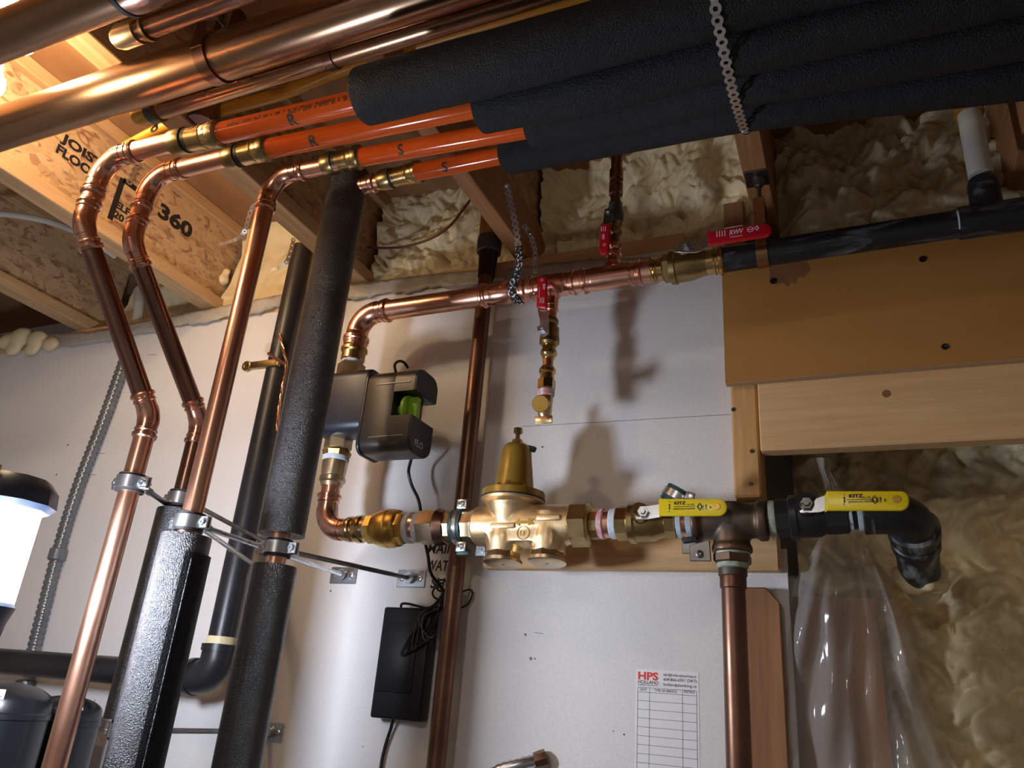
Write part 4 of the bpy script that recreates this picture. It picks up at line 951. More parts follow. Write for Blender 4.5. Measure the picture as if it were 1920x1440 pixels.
# regulator
pr = thing('pressure_regulator', 'large cast brass pressure regulator with ochre bell and two bottom caps', 'valve', axL.at(980))
c0 = axL.at(965); K = scl(c0)
ll('inlet_neck', pr, [(873, 29), (875, 33), (889, 33), (893, 36), (897, 36)], M['brass_pale'], 8)
mb = MB(); o_, p_ = axL.prof([(892, 30), (896, 37), (925, 39), (1000, 39), (1040, 38), (1077, 37)]); mb.lathe(o_, axL.d, p_, 32)
for px in (952, 1033):
    q = axL.at(px); kk = scl(q)
    mb.lathe(q + Vec((0, -.002, .0)), (0, -.10, -1), [(-.02, 36 * kk), (30 * kk, 36 * kk), (48 * kk, 33 * kk), (56 * kk, 32 * kk)], 28)
q = axL.at(990); kk = scl(q)
mb.prism([q + Vec((-66 * kk, -.037, .006)), q + Vec((40 * kk, -.037, .006)), q + Vec((66 * kk, -.037, -.022)), q + Vec((66 * kk, -.037, -.042)), q + Vec((22 * kk, -.037, -.038)), q + Vec((-18 * kk, -.037, -.038)), q + Vec((-60 * kk, -.037, -.042)), q + Vec((-74 * kk, -.037, -.012))], (0, .07, 0))
tp = axL.at(958)
mb.lathe(tp, (0, 0, 1), [(0, 40 * K), (28 * K, 44 * K), (36 * K, 48 * K), (40 * K, 50 * K)], 32)
cb_ = build('cast_body', mb, M['cast'], pr, voxel=.0022, smooth=7)
zf = tp + Vec((0, 0, 38 * K))
axR = Ax(tp, tp + Vec((0, 0, 1)), 1)
build('flange', MB().lathe(zf, (0, 0, 1), [(0, 50 * K), (5 * K, 60 * K), (11 * K, 61 * K)], 40), M['cast'], pr)
build('gasket', MB().lathe(zf + Vec((0, 0, 10 * K)), (0, 0, 1), [(0, 61.5 * K), (3 * K, 61.5 * K)], 40), M['rubber'], pr)
build('bell', MB().lathe(zf + Vec((0, 0, 13 * K)), (0, 0, 1), [(0, 61 * K), (13 * K, 60 * K), (15 * K, 40 * K), (22 * K, 38 * K), (60 * K, 33.5 * K), (95 * K, 29 * K), (104 * K, 26 * K), (109 * K, 20 * K), (111 * K, 8 * K)], 36), M['gold_paint'], pr)
for a in range(6):
    an = math.radians(a * 60 + 20); q = zf + Vec((math.cos(an) * 52 * K, math.sin(an) * 52 * K, 27 * K)); build('flange_screw', MB().lathe(q, (0, 0, 1), [(0, 5.5 * K), (4 * K, 5.5 * K), (5 * K, 4 * K)], 6), M['gold_paint'], pr)
zn = zf + Vec((0, 0, 122 * K))
build('lock_nut', MB().lathe(zn, (0, 0, 1), [(0, 10.5 * K), (10 * K, 10.5 * K)], 6), M['brass_gold'], pr)
build('adjusting_screw', MB().lathe(zn, (0, 0, 1), [(0, 4.6 * K), (24 * K, 4.6 * K), (24 * K, 9 * K), (34 * K, 9 * K)], 6), M['brass_dull'], pr)
build('bell_tab', MB().obox(zf + Vec((22 * K, .012, 117 * K)), Vec((12 * K, 0, -3 * K)), Vec((0, .006, 0)), Vec((2 * K, 0, 5 * K))), M['green_rubber'], pr, bevel=.002)
ll('outlet_nut', pr, [(1073, 38), (1076, 43), (1106, 43), (1110, 37), (1112, 30)], M['brass_dull'], 8)
ll('outlet_neck', pr, [(1108, 26), (1110, 29.5), (1124, 29.5), (1126, 26)], M['brass'], 10)
for px in (952, 1033):
    q = axL.at(px) + Vec((0, -.002, 0)); kk = scl(q); d_ = Vec((0, -.10, -1)).normalized(); e = q + d_ * 54 * kk
    build('bottom_cap_nut', MB().lathe(e, d_, [(0, 33 * kk), (10 * kk, 33 * kk), (11 * kk, 31 * kk)], 8), M['brass'], pr)
    build('bottom_cap', MB().lathe(e + d_ * 10 * kk, d_, [(0, 33 * kk), (2 * kk, 36 * kk), (8 * kk, 36 * kk), (10 * kk, 33 * kk), (10 * kk, 4 * kk), (8 * kk, 2 * kk)], 32), M['brass_pale'], pr)
yf_ = YV - .0375
mb = MB(); c = P(981, 999, yf_); kk = scl(c)
mb.ring(c, (0, 1, 0), 11.6 * kk, 13 * kk, .0014, 28)
lettering('LF', c + Vec((-6.5 * kk, -.0006, -5 * kk)), (1, 0, 0), (0, 0, 1), 9 * kk, M['cast'], None, 12 * kk, mb=mb)
build('cast_mark', mb, M['brass_gold'], cb_)
ar = [(963, 980), (974, 972), (974, 976), (990, 976), (990, 970), (1001, 973), (996, 977), (1001, 982), (990, 984), (990, 981), (974, 982), (974, 986)]
build('cast_arrow', MB().prism([P(x, yy, yf_ - .003) for x, yy in ar], (0, .004, 0)), M['brass_gold'], cb_)
for x0_, x1_, yy in ((1006, 1051, 971), (920, 966, 986)):
    a_, b_ = P(x0_, yy, yf_ - .001), P(x1_, yy - 1, yf_ - .001); build('cast_rib', MB().obox((a_ + b_) / 2, (b_ - a_) / 2, Vec((0, .004, 0)), Vec((0, 0, 5.5 * kk))), M['cast'], pr, bevel=.003)
q = P(902, 1033, -.075); kk = scl(q)
build('bracket', MB().obox(q, Vec((10 * kk, 0, 0)), Vec((0, .002, 0)), Vec((0, 0, 9 * kk))).ring(q + Vec((4 * kk, -.003, 2 * kk)), (0, 1, 0), 2 * kk, 6 * kk, .003, 14), M['steel'], pr)
# nipple + first yellow valve
def handle_print(root, pxL, pyB, y0, k):
    mb = MB()
    lettering('KITZ', P(pxL + 14, pyB - 7, y0), (1, 0, 0), (0, 0, 1), 5.5 * k, M['black_ink'], None, 22 * k, mb=mb, bold=.05)
    lettering('No.58', P(pxL + 38, pyB - 6, y0), (1, 0, 0), (0, 0, 1), 2.6 * k, M['black_ink'], None, 13 * k, mb=mb)
    lettering('600WOG/150WSP', P(pxL + 13, pyB + 3, y0), (1, 0, 0), (0, 0, 1), 3.6 * k, M['black_ink'], None, 40 * k, mb=mb)
    a_ = P(pxL + 33, pyB - 3.6, y0); mb.obox(a_, Vec((20 * k, 0, 0)), Vec((0, .0002, 0)), Vec((0, 0, .5 * k)))
    b_ = P(pxL + 5, pyB - 3, y0); mb.obox(b_, Vec((.7 * k, 0, 0)), Vec((0, .0002, 0)), Vec((0, 0, 4 * k)))
    for s_ in (-1, 1): mb.prism([b_ + Vec((-2.2 * k, 0, s_ * 2.5 * k)), b_ + Vec((2.2 * k, 0, s_ * 2.5 * k)), b_ + Vec((0, 0, s_ * 5.5 * k))], (0, .0002, 0))
    lettering('O', P(pxL + 3.5, pyB - 11, y0), (1, 0, 0), (0, 0, 1), 3 * k, M['black_ink'], None, mb=mb); lettering('S', P(pxL + 3.5, pyB + 7, y0), (1, 0, 0), (0, 0, 1), 3 * k, M['black_ink'], None, mb=mb)
    c = P(pxL + 62, pyB - 3, y0); mb.ring(c, (0, 1, 0), 2.6 * k, 3.6 * k, .0003, 14)
    for sx, sy in ((1, 1), (1, -1), (-1, 1), (-1, -1)): mb.obox(c + Vec((sx * 2.6 * k, 0, sy * 3.6 * k)), Vec((2.4 * k * sx, 0, -3.4 * k * sy)), Vec((.35 * k, 0, .35 * k * sx * sy)), Vec((0, .0002, 0)))
    for i, (s, dx) in enumerate((('UL', 67), ('FM', 73), ('M', 81))):
        lettering(s, P(pxL + dx + 2.5, pyB + (2 if i < 2 else 0), y0), (0, 0, 1), (-1, 0, 0), 3 * k, M['black_ink'], None, (9 if i < 2 else 4) * k, mb=mb)
    build('handle_print', mb, M['black_ink'], root)
def rgrip(xL, xR, yT, yB, y0, root, hole):
    """rounded lever grip with a bent-in left edge"""
    n = 10; r_ = 16; pts_ = [(xL, yB), (xL, yT)]
    for k in range(n + 1):
        a = math.pi / 2 * k / n; pts_.append((xR - r_ + r_ * math.sin(a), yT + r_ - r_ * math.cos(a)))
    for k in range(n + 1):
        a = math.pi / 2 * k / n; pts_.append((xR - r_ + r_ * math.cos(a), yB - r_ + r_ * math.sin(a)))
    g_ = build('grip', MB().prism([P(x, yy, y0) for x, yy in pts_], (0, .007, 0)), M['yellow'], root, bevel=.0028, bseg=3)
    # sloping neck of the grip
    k = scl(P(xL, yT, y0)); a_, b_ = P(xL + 4, yT + 1, y0 + .001), P(xL + 4, yB - 1, y0 + .001)
    build('grip_neck', MB().prism([a_, b_, b_ + Vec((-7 * k, .016, 0)), a_ + Vec((-7 * k, .016, 0))], (0, .004, 0)), M['yellow'], root, bevel=.001, bseg=1)
    q = P(hole[0], hole[1], y0 - .0004); build('grip_hole', MB().lathe(q, (0, -1, 0), [(0, .006), (.0006, .0055), (.0006, .0032), (-.001, .003)], 18), M['brass_gold'], g_)
    return g_
v1 = thing('ball_valve', 'left yellow handled ball valve with clean brass body', 'valve', axL.at(1225), 'yellow handled ball valves on the main line')
ll('nipple_tape', v1, [(1122, 23), (1125, 28), (1134, 29), (1136, 27)], M['tape_pink'])
ll('copper_nipple', v1, [(1134, 26.5), (1148, 26.5)], M['copper'])
ll('nipple_tape', v1, [(1146, 27), (1148, 29), (1158, 29), (1161, 25)], M['tape'])
ll('hex_end', v1, [(1158, 30), (1160, 33), (1180, 33), (1182, 31)], M['brass_dull'], 8)
ll('body', v1, [(1180, 34), (1183, 38), (1193, 38.5), (1196, 35), (1228, 35), (1238, 30), (1250, 28), (1252, 28)], M['brass_dull'], 36)
ll('hex_end', v1, [(1248, 28), (1250, 31), (1268, 31), (1270, 28)], M['brass_dull'], 8)
q = axL.at(1210); build('stem', MB().lathe(q, Vec((0, -1, .25)), [(0, .017), (.043, .017), (.043, .012), (.055, .012)], 20), M['brass_dull'], v1)
YG = YV - .058
build('lever', plate([(1190, 968), (1196, 950), (1214, 948), (1236, 945), (1237, 970), (1215, 974), (1193, 974)], YG + .010, .003), M['steel'], v1, bevel=.0007, bseg=1)
build('lever_nut', MB().lathe(P(1208, 961, YG + .011), (0, -1, 0), [(0, .012), (.002, .012), (.002, .0095), (.011, .0095), (.011, .006), (.017, .0055)], 6), M['steel'], v1)
g1 = rgrip(1235, 1363, 935, 967, YG - .006, v1, (1344, 950)); kk = scl(P(1300, 950, YG))
handle_print(g1, 1250, 953, YG - .0064, kk)
# tee
te = thing('bronze_tee', 'dark bronze tee turning the main line downward', 'pipe fitting', axL.at(1370))
ll('nipple_tape', te, [(1270, 26), (1272, 30), (1280, 30), (1281, 27)], M['tape']); ll('copper_nipple', te, [(1280, 26.5), (1290, 26.5)], M['copper']); ll('nipple_tape', te, [(1289, 27), (1290, 30), (1300, 29), (1303, 26)], M['tape'])
mb = MB(); o_, p_ = axL.prof([(1300, 36), (1302, 40), (1312, 40), (1318, 33), (1340, 34), (1400, 34), (1418, 33), (1424, 39), (1438, 39), (1440, 34)]); mb.lathe(o_, axL.d, p_, 32)
c = axL.at(1371); kk = scl(c); mb.lathe(c, (0, 0, -1), [(-34 * kk, 20 * kk), (-30 * kk, 32 * kk), (20 * kk, 34 * kk), (44 * kk, 33 * kk), (48 * kk, 37 * kk), (60 * kk, 37 * kk)], 30)
build('tee_body', mb, M['bronze_tee'], te, voxel=.0024, smooth=5)
axX = Ax(c, c - Vec((0, 0, 1)), 1)
vx = lambda n, root, pp, m, seg=26: vl(n, root, pp, m, seg, ax=axX)
vx('sealant', te, [(1034, 30), (1036, 33), (1041, 33), (1042, 30)], M['sealant'])
vx('hex_bushing', te, [(1040, 34), (1042, 37), (1054, 37), (1057, 34)], M['bronze_tee'], 6)
dp = thing('drop_pipe', 'dark brown copper pipe dropping from the bronze tee', 'pipe', axX.at(1440))
vx('sealant', dp, [(1053, 26), (1055, 29), (1065, 29), (1067, 26)], M['sealant'])
vx('coupling', dp, [(1066, 24), (1067, 26.5), (1080, 26.5), (1082, 25)], M['bronze_tee'])
vx('coupling', dp, [(1080, 24), (1082, 24.5), (1103, 24.5), (1105, 22)], M['copper_brown'])
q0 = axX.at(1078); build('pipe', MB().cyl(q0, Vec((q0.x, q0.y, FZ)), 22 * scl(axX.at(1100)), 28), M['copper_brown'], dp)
# hanger clamp parts near the tee
sc_ = thing('strut_clamp', 'open green lined clamp standing above the left yellow handle', 'pipe clamp', P(1275, 925, YV))
q = P(1270, 934, YV + .012); k = scl(q); AX = Vec((.52, 0, .86))
build('green_liner', MB().arc(q - AX * 14 * k, AX, (0, -1, 0), 23 * k, 28 * k, 0, 30 * k, -1.75, 1.75, 18), M['green_rubber'], sc_)
build('steel_band', MB().arc(q - AX * 6 * k, AX, (0, -1, 0), 27.5 * k, 30 * k, 0, 14 * k, -1.7, 1.7, 18), M['steel'], sc_)
q = P(1294, 930, YV - .02); build('clamp_screw', MB().obox(q, Vec((.007, 0, -.002)), Vec((0, .004, 0)), Vec((.002, 0, .006))), M['steel'], sc_, bevel=.001)
sd = thing('pipe_clamp', 'grey hinged clamp bracket hanging left of the bronze tee outlet', 'pipe clamp', P(1310, 1035, YV - .02))
q = P(1312, 1038, YV - .025); k = scl(q)
build('bracket', MB().prism([P(x, yy, YV - .025) for x, yy in ((1293, 1022), (1330, 1012), (1333, 1052), (1293, 1052))], (0, .006, 0)), M['steel_dark'], sd, bevel=.001, bseg=1)
build('hook_plate', MB().prism([P(x, yy, YV - .02) for x, yy in ((1278, 1014), (1305, 1012), (1306, 1038), (1279, 1038))], (0, .003, 0)), M['steel_dark'], sd, bevel=.001, bseg=1)
build('rubber_pad', MB().prism([P(x, yy, YV - .026) for x, yy in ((1276, 1008), (1304, 1004), (1308, 1014), (1280, 1018))], (0, .02, 0)), M['rubber'], sd, bevel=.002)
build('bracket_screw', MB().lathe(P(1312, 1039, YV - .025), (0, -1, 0), [(0, 7.5 * k), (.004, 7 * k), (.005, 4 * k), (.003, 2.5 * k)], 16), M['steel_dark'], sd)
# black valve to the right
v2 = thing('ball_valve', 'right yellow handled ball valve with blackened body', 'valve', axL2.at(1520), 'yellow handled ball valves on the main line')
l2 = lambda n, root, pp, m, seg=28, **k: lathe_on(axL2, n, root, pp, m, seg, **k)
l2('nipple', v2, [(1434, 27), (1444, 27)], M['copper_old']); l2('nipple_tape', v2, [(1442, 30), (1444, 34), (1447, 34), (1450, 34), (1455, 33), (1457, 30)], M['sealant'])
l2('hex_end', v2, [(1455, 34), (1457, 37), (1480, 37), (1482, 35)], M['abs'], 8)
l2('body', v2, [(1480, 36), (1483, 42), (1495, 42), (1497, 39), (1535, 39), (1546, 34), (1552, 34)], M['abs'], 36)
l2('hex_end', v2, [(1548, 33), (1550, 36), (1588, 36), (1590, 33)], M['abs'], 8)
q = axL2.at(1516); build('stem', MB().lathe(q, Vec((0, -1, .3)), [(0, .018), (.045, .018), (.045, .012), (.058, .012)], 20), M['abs'], v2)
build('lever', plate([(1498, 957), (1518, 950), (1530, 934), (1548, 928), (1550, 957), (1536, 961), (1500, 962)], YG + .010, .003), M['steel'], v2, bevel=.0007, bseg=1)
build('lever_nut', MB().lathe(P(1513, 946, YG + .011), (0, -1, 0), [(0, .012), (.002, .012), (.002, .0095), (.011, .0095), (.011, .006), (.017, .0055)], 6), M['steel_dark'], v2)
g2 = rgrip(1549, 1705, 920, 957, YG - .008, v2, (1681, 936)); kk = scl(P(1630, 938, YG)) * 1.12
handle_print(g2, 1578, 940, YG - .0084, kk)
# elbow into the foam
be = thing('black_elbow', 'black iron elbow smeared with white, turning back into the foam', 'pipe fitting', axL2.at(1660))
l2('nipple_tape', be, [(1588, 27), (1592, 32), (1597, 32), (1598, 29)], M['tape']); l2('nipple', be, [(1597, 28), (1608, 28)], M['abs']); l2('nipple_tape', be, [(1607, 29), (1608, 33), (1617, 33), (1618, 30)], M['tape'])
l2('collar', be, [(1616, 36), (1618, 39), (1640, 39), (1642, 36)], M['iron_tape'])
c = axL2.at(1708); kk = scl(c); c2 = c + Vec((.03, .4, -.14)); pts = arc_pts(axL2.at(1600), c, c2, .05, 12)
build('elbow_body', MB().tube([axL2.at(1636)] + pts, 40 * kk, 28), M['abs'], be)
dd = (c2 - c).normalized()
build('socket', MB().lathe(pts[-1], dd, [(-.004, 40 * kk), (0, 47 * kk), (.022, 47 * kk), (.024, 42 * kk), (.034, 42 * kk), (.036, 45 * kk), (.055, 45 * kk), (.057, 40 * kk), (.072, 40 * kk), (.15, 39 * kk)], 30), M['iron_tape'], be)

mb = MB(); e = pts[-1] + dd * .14
for i in range(11):
    a = i * .571; u_, v_, n_ = basis(dd); mb.sphere(e + (u_ * math.cos(a) + v_ * math.sin(a)) * .031 + dd * (.01 + .01 * math.sin(i * 2.3)), .014 + .005 * math.sin(i * 1.7), 12, 8)
mb.cyl(e + dd * .005, e + dd * .07, .034, 20)
o = build('foam_collar', mb, M['sprayfoam'], voxel=.005, smooth=5); tag(o, 'cream foam collar round the end of the black elbow', 'spray foam')
# ------------------------------------------------------------------ vertical copper behind, upper amber coupling
yc_ = -.045; xc_ = P(862, 1000, yc_).x
cp = thing('copper_drop', 'brown copper pipe standing against the wall behind the regulator clamp', 'pipe', (xc_, yc_, FZ))
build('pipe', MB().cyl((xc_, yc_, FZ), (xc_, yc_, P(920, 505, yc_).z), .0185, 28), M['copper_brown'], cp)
axC = Ax(Vec((xc_, yc_, 0)), Vec((xc_, yc_, 1)), 1)
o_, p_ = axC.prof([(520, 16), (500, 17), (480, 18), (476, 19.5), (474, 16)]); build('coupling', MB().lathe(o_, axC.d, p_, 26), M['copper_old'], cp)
o_, p_ = axC.prof([(476, 19), (474, 23), (462, 24), (448, 23), (446, 20)]); build('grey_coupling', MB().lathe(o_, axC.d, p_, 26), M['greyplastic'], cp)
o_, p_ = axC.prof([(448, 20), (446, 21.5), (420, 22), (402, 22), (401, 18)]); build('amber_pipe', MB().lathe(o_, axC.d, p_, 26), M['amber'], cp)
# black drain riser and elbow
ya = -.088; xa = P(430, 1130, ya).x
ab = thing('drain_pipe', 'black plastic drain pipe behind the foam risers, with elbow to the left', 'pipe', (xa, ya, 0))
axA = Ax(Vec((xa, ya, 0)), Vec((xa, ya, 1)), 1); zl = P(200, 1255, ya).z
ra = 26 * scl(axA.at(1100)) * .96
build('pipe', MB().cyl((xa, ya, zl + .07), (xa, ya, P(590, 462, ya).z), ra, 28), M['abs'], ab)
cc = Vec((xa, ya, zl)); pts = arc_pts(cc + Vec((0, 0, .3)), cc, cc - Vec((.3, 0, 0)), .045, 12)
build('elbow', MB().tube([pts[0] + Vec((0, 0, .02))] + pts + [pts[-1] - Vec((.012, 0, 0))], ra * 1.2, 28), M['abs'], ab)
build('elbow_lip', MB().ring(pts[0] + Vec((0, 0, .018)), (0, 0, 1), ra, ra * 1.3, .014).ring(pts[-1] - Vec((.012, 0, 0)), (1, 0, 0), ra, ra * 1.3, .014), M['abs'], ab)
build('yellow_band', MB().ring(pts[0] + Vec((0, 0, .034)), (0, 0, 1), ra, ra * 1.06, .016), M['sprayfoam'], ab)
build('branch_pipe', MB().cyl(pts[-1], (-3.5, ya, zl - .004), ra, 28), M['abs'], ab)
# copper bonding clamp on the drain pipe
q = axA.at(690)
gr = thing('ground_clamp', 'bronze grounding clamp with copper wire on the black drain pipe', 'clamp', q)
build('jaw', MB().obox(q + Vec((-.03, -.028, 0)), Vec((.055, 0, 0)), Vec((0, .006, 0)), Vec((0, 0, .010))).lathe(q + Vec((-.078, -.028, 0)), (0, -1, 0), [(-.006, .014), (.007, .014), (.007, .005), (.003, .005)], 18), M['brass_dull'], gr, bevel=.002)
build('clamp_screw', MB().cyl(P(502, 662, -.15), P(535, 684, -.1), .004, 10), M['copper'], gr)
wpts = resample([P(524, 625, -.12), P(532, 660, -.12), P(537, 680, -.115), P(535, 700, -.11), P(529, 730, -.105), P(522, 775, -.10), P(519, 810, -.10)], .004)
mb = MB()
for ph in range(3):
    mb.tube([p + Vec((math.cos(i * .55 + ph * 2.1) * .0022, math.sin(i * .55 + ph * 2.1) * .0022, 0)) for i, p in enumerate(wpts)], .0016, 6)
build('copper_wire', mb, M['copper'], gr)
mb = MB()
def vprint(s, py0, h):
    q = axA.at(py0); lettering(s, q + Vec((.2 * ra, -ra * 1.0, 0)), (0, 0, 1), (-1, 0, 0), h, M['greyplastic'], ab, None, 'pipe_print')
vprint('ABS DWV', 660, .012)

# ------------------------------------------------------------------ conduit at the left
yk = -.022
pts = resample([P(241, 625, .0), P(238, 660, yk + .005), P(222, 710, yk), P(190, 800, yk), P(155, 890, yk), P(125, 980, yk), P(100, 1070, yk), P(80, 1150, yk), P(64, 1215, yk), P(52, 1270, yk)], .0040)
kt = thing('armoured_conduit', 'grey armoured flexible conduit curving down the left wall', 'conduit', P(120, 1000, yk))
build('spiral_hose', MB().tube(pts, [(.0172, .0178, .0172, .0142)[i % 4] for i in range(len(pts))], 20), M['conduit'], kt, sharp=3)
q = P(108, 1040, yk); d_ = (P(100, 1070, yk) - P(125, 980, yk)).normalized()
build('coupler', MB().lathe(q - d_ * .018, d_, [(0, .018), (.004, .023), (.032, .023), (.036, .018)], 24), M['conduit'], kt)
q = P(50, 1275, yk); build('connector', MB().lathe(q, (0, 0, -1), [(0, .018), (.002, .024), (.014, .024), (.016, .02), (.05, .02)], 20), M['steel_dark'], kt)
tag(build('grey_stub', MB().cyl(P(256, 632, .03), P(262, 548, .03), .016, 18), M['pvc']), 'pale upright conduit stub at the wall top behind the left risers', 'conduit')
tag(build('pale_cable', MB().tube(resample([P(-30, 398, -.45), P(40, 405, -.4), P(100, 418, -.35), P(165, 445, -.3), P(215, 480, -.2)], .02), .009, 10), M['pvc']), 'pale grey cable crossing the joist bay at the left edge', 'cable')
# ------------------------------------------------------------------ tanks lower left
GT = 'black domed vessels in the lower left corner'
def tank(label, c, r, ztop, lab_a, rim=True):
    t = thing('pressure_vessel', label, 'tank', (c[0], c[1], FZ), GT)
    hgt = ztop - FZ; prof = [(0, r * .98), (.02, r)] + [(hgt - r * .42 - .03, r)]
    if rim: prof += [(hgt - r * .42 - .028, r * 1.03), (hgt - r * .42 - .018, r * 1.03), (hgt - r * .42 - .016, r)]
    for k in range(1, 11):
        a = math.pi / 2 * k / 10; prof.append((hgt - r * .42 + math.sin(a) * r * .42, max(r * math.cos(a), .002)))
    build('shell', MB().lathe((c[0], c[1], FZ), (0, 0, 1), prof, 40), M['tank'], t)
    # paper label following the shoulder
    zz = ztop - r * .42; rows = []
    for i in range(5):
        a = .15 + i * .13
        rows.append([Vec((c[0] + math.cos(b_) * (r * math.cos(a) + .001), c[1] + math.sin(b_) * (r * math.cos(a) + .001), zz + math.sin(a) * r * .42 + .001)) for b_ in np.linspace(lab_a - .13, lab_a + .13, 6)])
    pl_ = build('paper_label', MB().quadgrid(rows, False, False, False), M['paper'], t)
    rows = [[p + (p - Vec((c[0], c[1], p.z))).normalized() * .0006 for p in r_] for r_ in [[rows[1][k].lerp(rows[2][k], f) for k in range(1, 5)] for f in (0, .25)]]
    build('label_mark', MB().quadgrid(rows, False, False, False), M['black_ink'], pl_)
    return t
q = P(10, 1300, -.36); tank('larger black domed vessel cut by the left edge, under the conduit', (q.x, q.y), 84 * scl(q), P(30, 1279, -.36).z, -.75)
q = P(124, 1330, -.15); tank('second black domed vessel, partly behind the leftmost copper riser', (q.x, q.y), 63 * scl(q), P(128, 1304, -.15).z, -.35)

# ------------------------------------------------------------------ power adapter and cables
yd = -.006
ad = thing('power_adapter', 'black rectangular power adapter fixed to the wall', 'power supply', P(750, 1250, yd))
xl, xr = P(708, 1240, -.035).x, P(802, 1245, -.035).x; zt_, zb_ = P(765, 1139, -.035).z, P(745, 1350, -.035).z
build('case', MB().box((xl, -.038, zb_), (xr - .004, -.001, zt_)), M['adapter'], ad, bevel=.005, bseg=3)
build('raised_lid', MB().box((xl + .008, -.0405, zb_ + .05), (xr - .03, -.037, zt_ - .03)), M['adapter'], ad, bevel=.0015, bseg=2)
build('mount_tab', MB().box((xl - .005, -.006, zb_ + .12), (xl + .004, -.001, zb_ + .14)).box((xl - .005, -.006, zb_ + .055), (xl + .004, -.001, zb_ + .075)), M['adapter'], ad)
tag(build('thin_cable', MB().tube(resample([P(737, 1345, -.02), P(734, 1362, -.012), P(722, 1400, -.008), P(714, 1440, -.008), P(708, 1520, -.008)], .012), .0034, 8), M['cable']), 'thin black cord hanging straight below the adapter', 'cable')
tag(build('signal_cable', MB().tube(resample([P(775, 842, -.12), P(770, 865, -.09), P(766, 885, -.07), P(772, 910, -.06), P(784, 935, -.055), P(789, 960, -.05), P(794, 1000, -.05), P(802, 1040, -.045), P(808, 1075, -.04), P(825, 1098, -.02), P(838, 1120, -.016)], .01), .0036, 8), M['cable']), 'thin black cable dropping from the dark box behind the brass union', 'cable')
mb = MB(); rr = random.Random(3)
for i in range(7):
    f = i / 6; e = (755 + 45 * f, 1225 - 30 * f)
    pts = [P(840 + rr.uniform(-6, 10), 1098 + rr.uniform(-8, 12), -.014 - .001 * i), P(818 + rr.uniform(-8, 8), 1130 + rr.uniform(-8, 8), -.03 - .002 * i), P(790 + rr.uniform(-10, 10), 1165 + rr.uniform(-10, 10), -.045 - .001 * i),
           P(e[0] + rr.uniform(-4, 4), e[1], -.046 - .001 * i), P(e[0] + 18, e[1] - 8, -.046), P(812, 1160 + rr.uniform(-12, 12), -.03 - .001 * i), P(835 + rr.uniform(-5, 8), 1120 + rr.uniform(-8, 8), -.016 - .001 * i)]
    mb.tube(resample(pts, .008), .0021, 6)
mb.tube(resample([P(752, 1140, -.02), P(754, 1132, -.04), P(770, 1133, -.045), P(800, 1140, -.05), P(815, 1134, -.055)], .006), .0028, 6)
for c_ in ((829, 1098), (822, 1112)):
    mb.tube([P(c_[0] + 11 * math.cos(a), c_[1] + 11 * math.sin(a), -.015) for a in np.linspace(0, 5.6, 22)], .0022, 6)
mb.tube(resample([P(830, 1135, -.018), P(850, 1120, -.012), P(876, 1106, -.012), P(886, 1110, -.01), P(880, 1130, -.01), P(868, 1138, -.012), P(838, 1150, -.016)], .006), .002, 6)
tag(build('cable_bundle', mb, M['cable']), 'tangled coil of black cable tied above the adapter', 'cable')
# handwriting
for s, x, yy, w in (('MAIN', 801, 1037, 58), ('WATER', 797, 1069, 70), ('SHUT', 806, 1102, 64)):
    q = P(x, yy, -.0004); o = lettering(s, q, (1, 0, -.02), (0, 0, 1), 19 * scl(q), M['black_ink'], wb, w * scl(q), 'handwriting', shear=.12, bold=.02)
# flexible conduit end at the bottom
q0, q1 = P(935, 1446, -.05), P(1012, 1424, -.02)
pts = resample([P(900, 1470, -.06), q0, P(975, 1434, -.04), q1], .006)
fx = thing('flex_conduit', 'end of flexible steel conduit entering the wall at the bottom edge', 'conduit', q1)
build('spiral_hose', MB().tube(pts, [.0125 if i % 2 else .0105 for i in range(len(pts))], 16), M['steel'], fx, sharp=3)
d_ = (q1 - q0).normalized(); build('connector', MB().lathe(q1 - d_ * .01, d_, [(0, .014), (.012, .0155), (.022, .0155), (.023, .012)], 8), M['copper_dull'], fx)
tag(build('outlet_tab', MB().box(P(1010, 1428, -.02), P(1024, 1413, -.0052)), M['paper']), 'small white tab beside the flexible conduit end', 'tab')

# ------------------------------------------------------------------ service sticker
ys = -.0056
L0, R0 = P(1192, 1258, ys), P(1310, 1262, ys); k = scl(P(1250, 1300, ys))
sk = thing('service_sticker', 'white service record sticker with printed table', 'sticker', L0)
xl, xr, zt_ = L0.x, R0.x, P(1196, 1254, ys).z; zb_ = zt_ - .30
sh_ = build('sheet', MB().box((xl, ys, zb_), (xr, ys + .0005, zt_)), M['paper'], sk)
yt = ys - .0002; H = (1, 0, 0); U = (0, 0, 1)
lettering('HPS', P(1196.5, 1273, yt), H, U, 13 * k, M['red_ink'], sh_, 39 * k, bold=.04)
lettering('HOLLAND', P(1196.5, 1281, yt), H, U, 6 * k, M['black_ink'], sh_, 39.5 * k)
lettering('PLUMBING SERVICES INC.', P(1196.5, 1284.5, yt), H, U, 2 * k, M['black_ink'], sh_, 39.5 * k)
lettering('info@hollandplumbing.ca', P(1244, 1267, yt), H, U, 4.2 * k, M['black_ink'], sh_, 61 * k)
lettering('604.866.6501 (24/7)', P(1244, 1276, yt), H, U, 5 * k, M['black_ink'], sh_, 62 * k)
lettering('hollandplumbing.ca', P(1244, 1285.5, yt), H, U, 5 * k, M['black_ink'], sh_, 62 * k)
lettering('DATE', P(1200.5, 1294.5, yt), H, U, 4.6 * k, M['black_ink'], sh_, 12.5 * k)
lettering('TYPE OF SERVICE', P(1226.5, 1296.5, yt), H, U, 4.6 * k, M['black_ink'], sh_, 43 * k)
lettering('INITIALS', P(1282.5, 1299, yt), H, U, 4.6 * k, M['black_ink'], sh_, 20 * k)
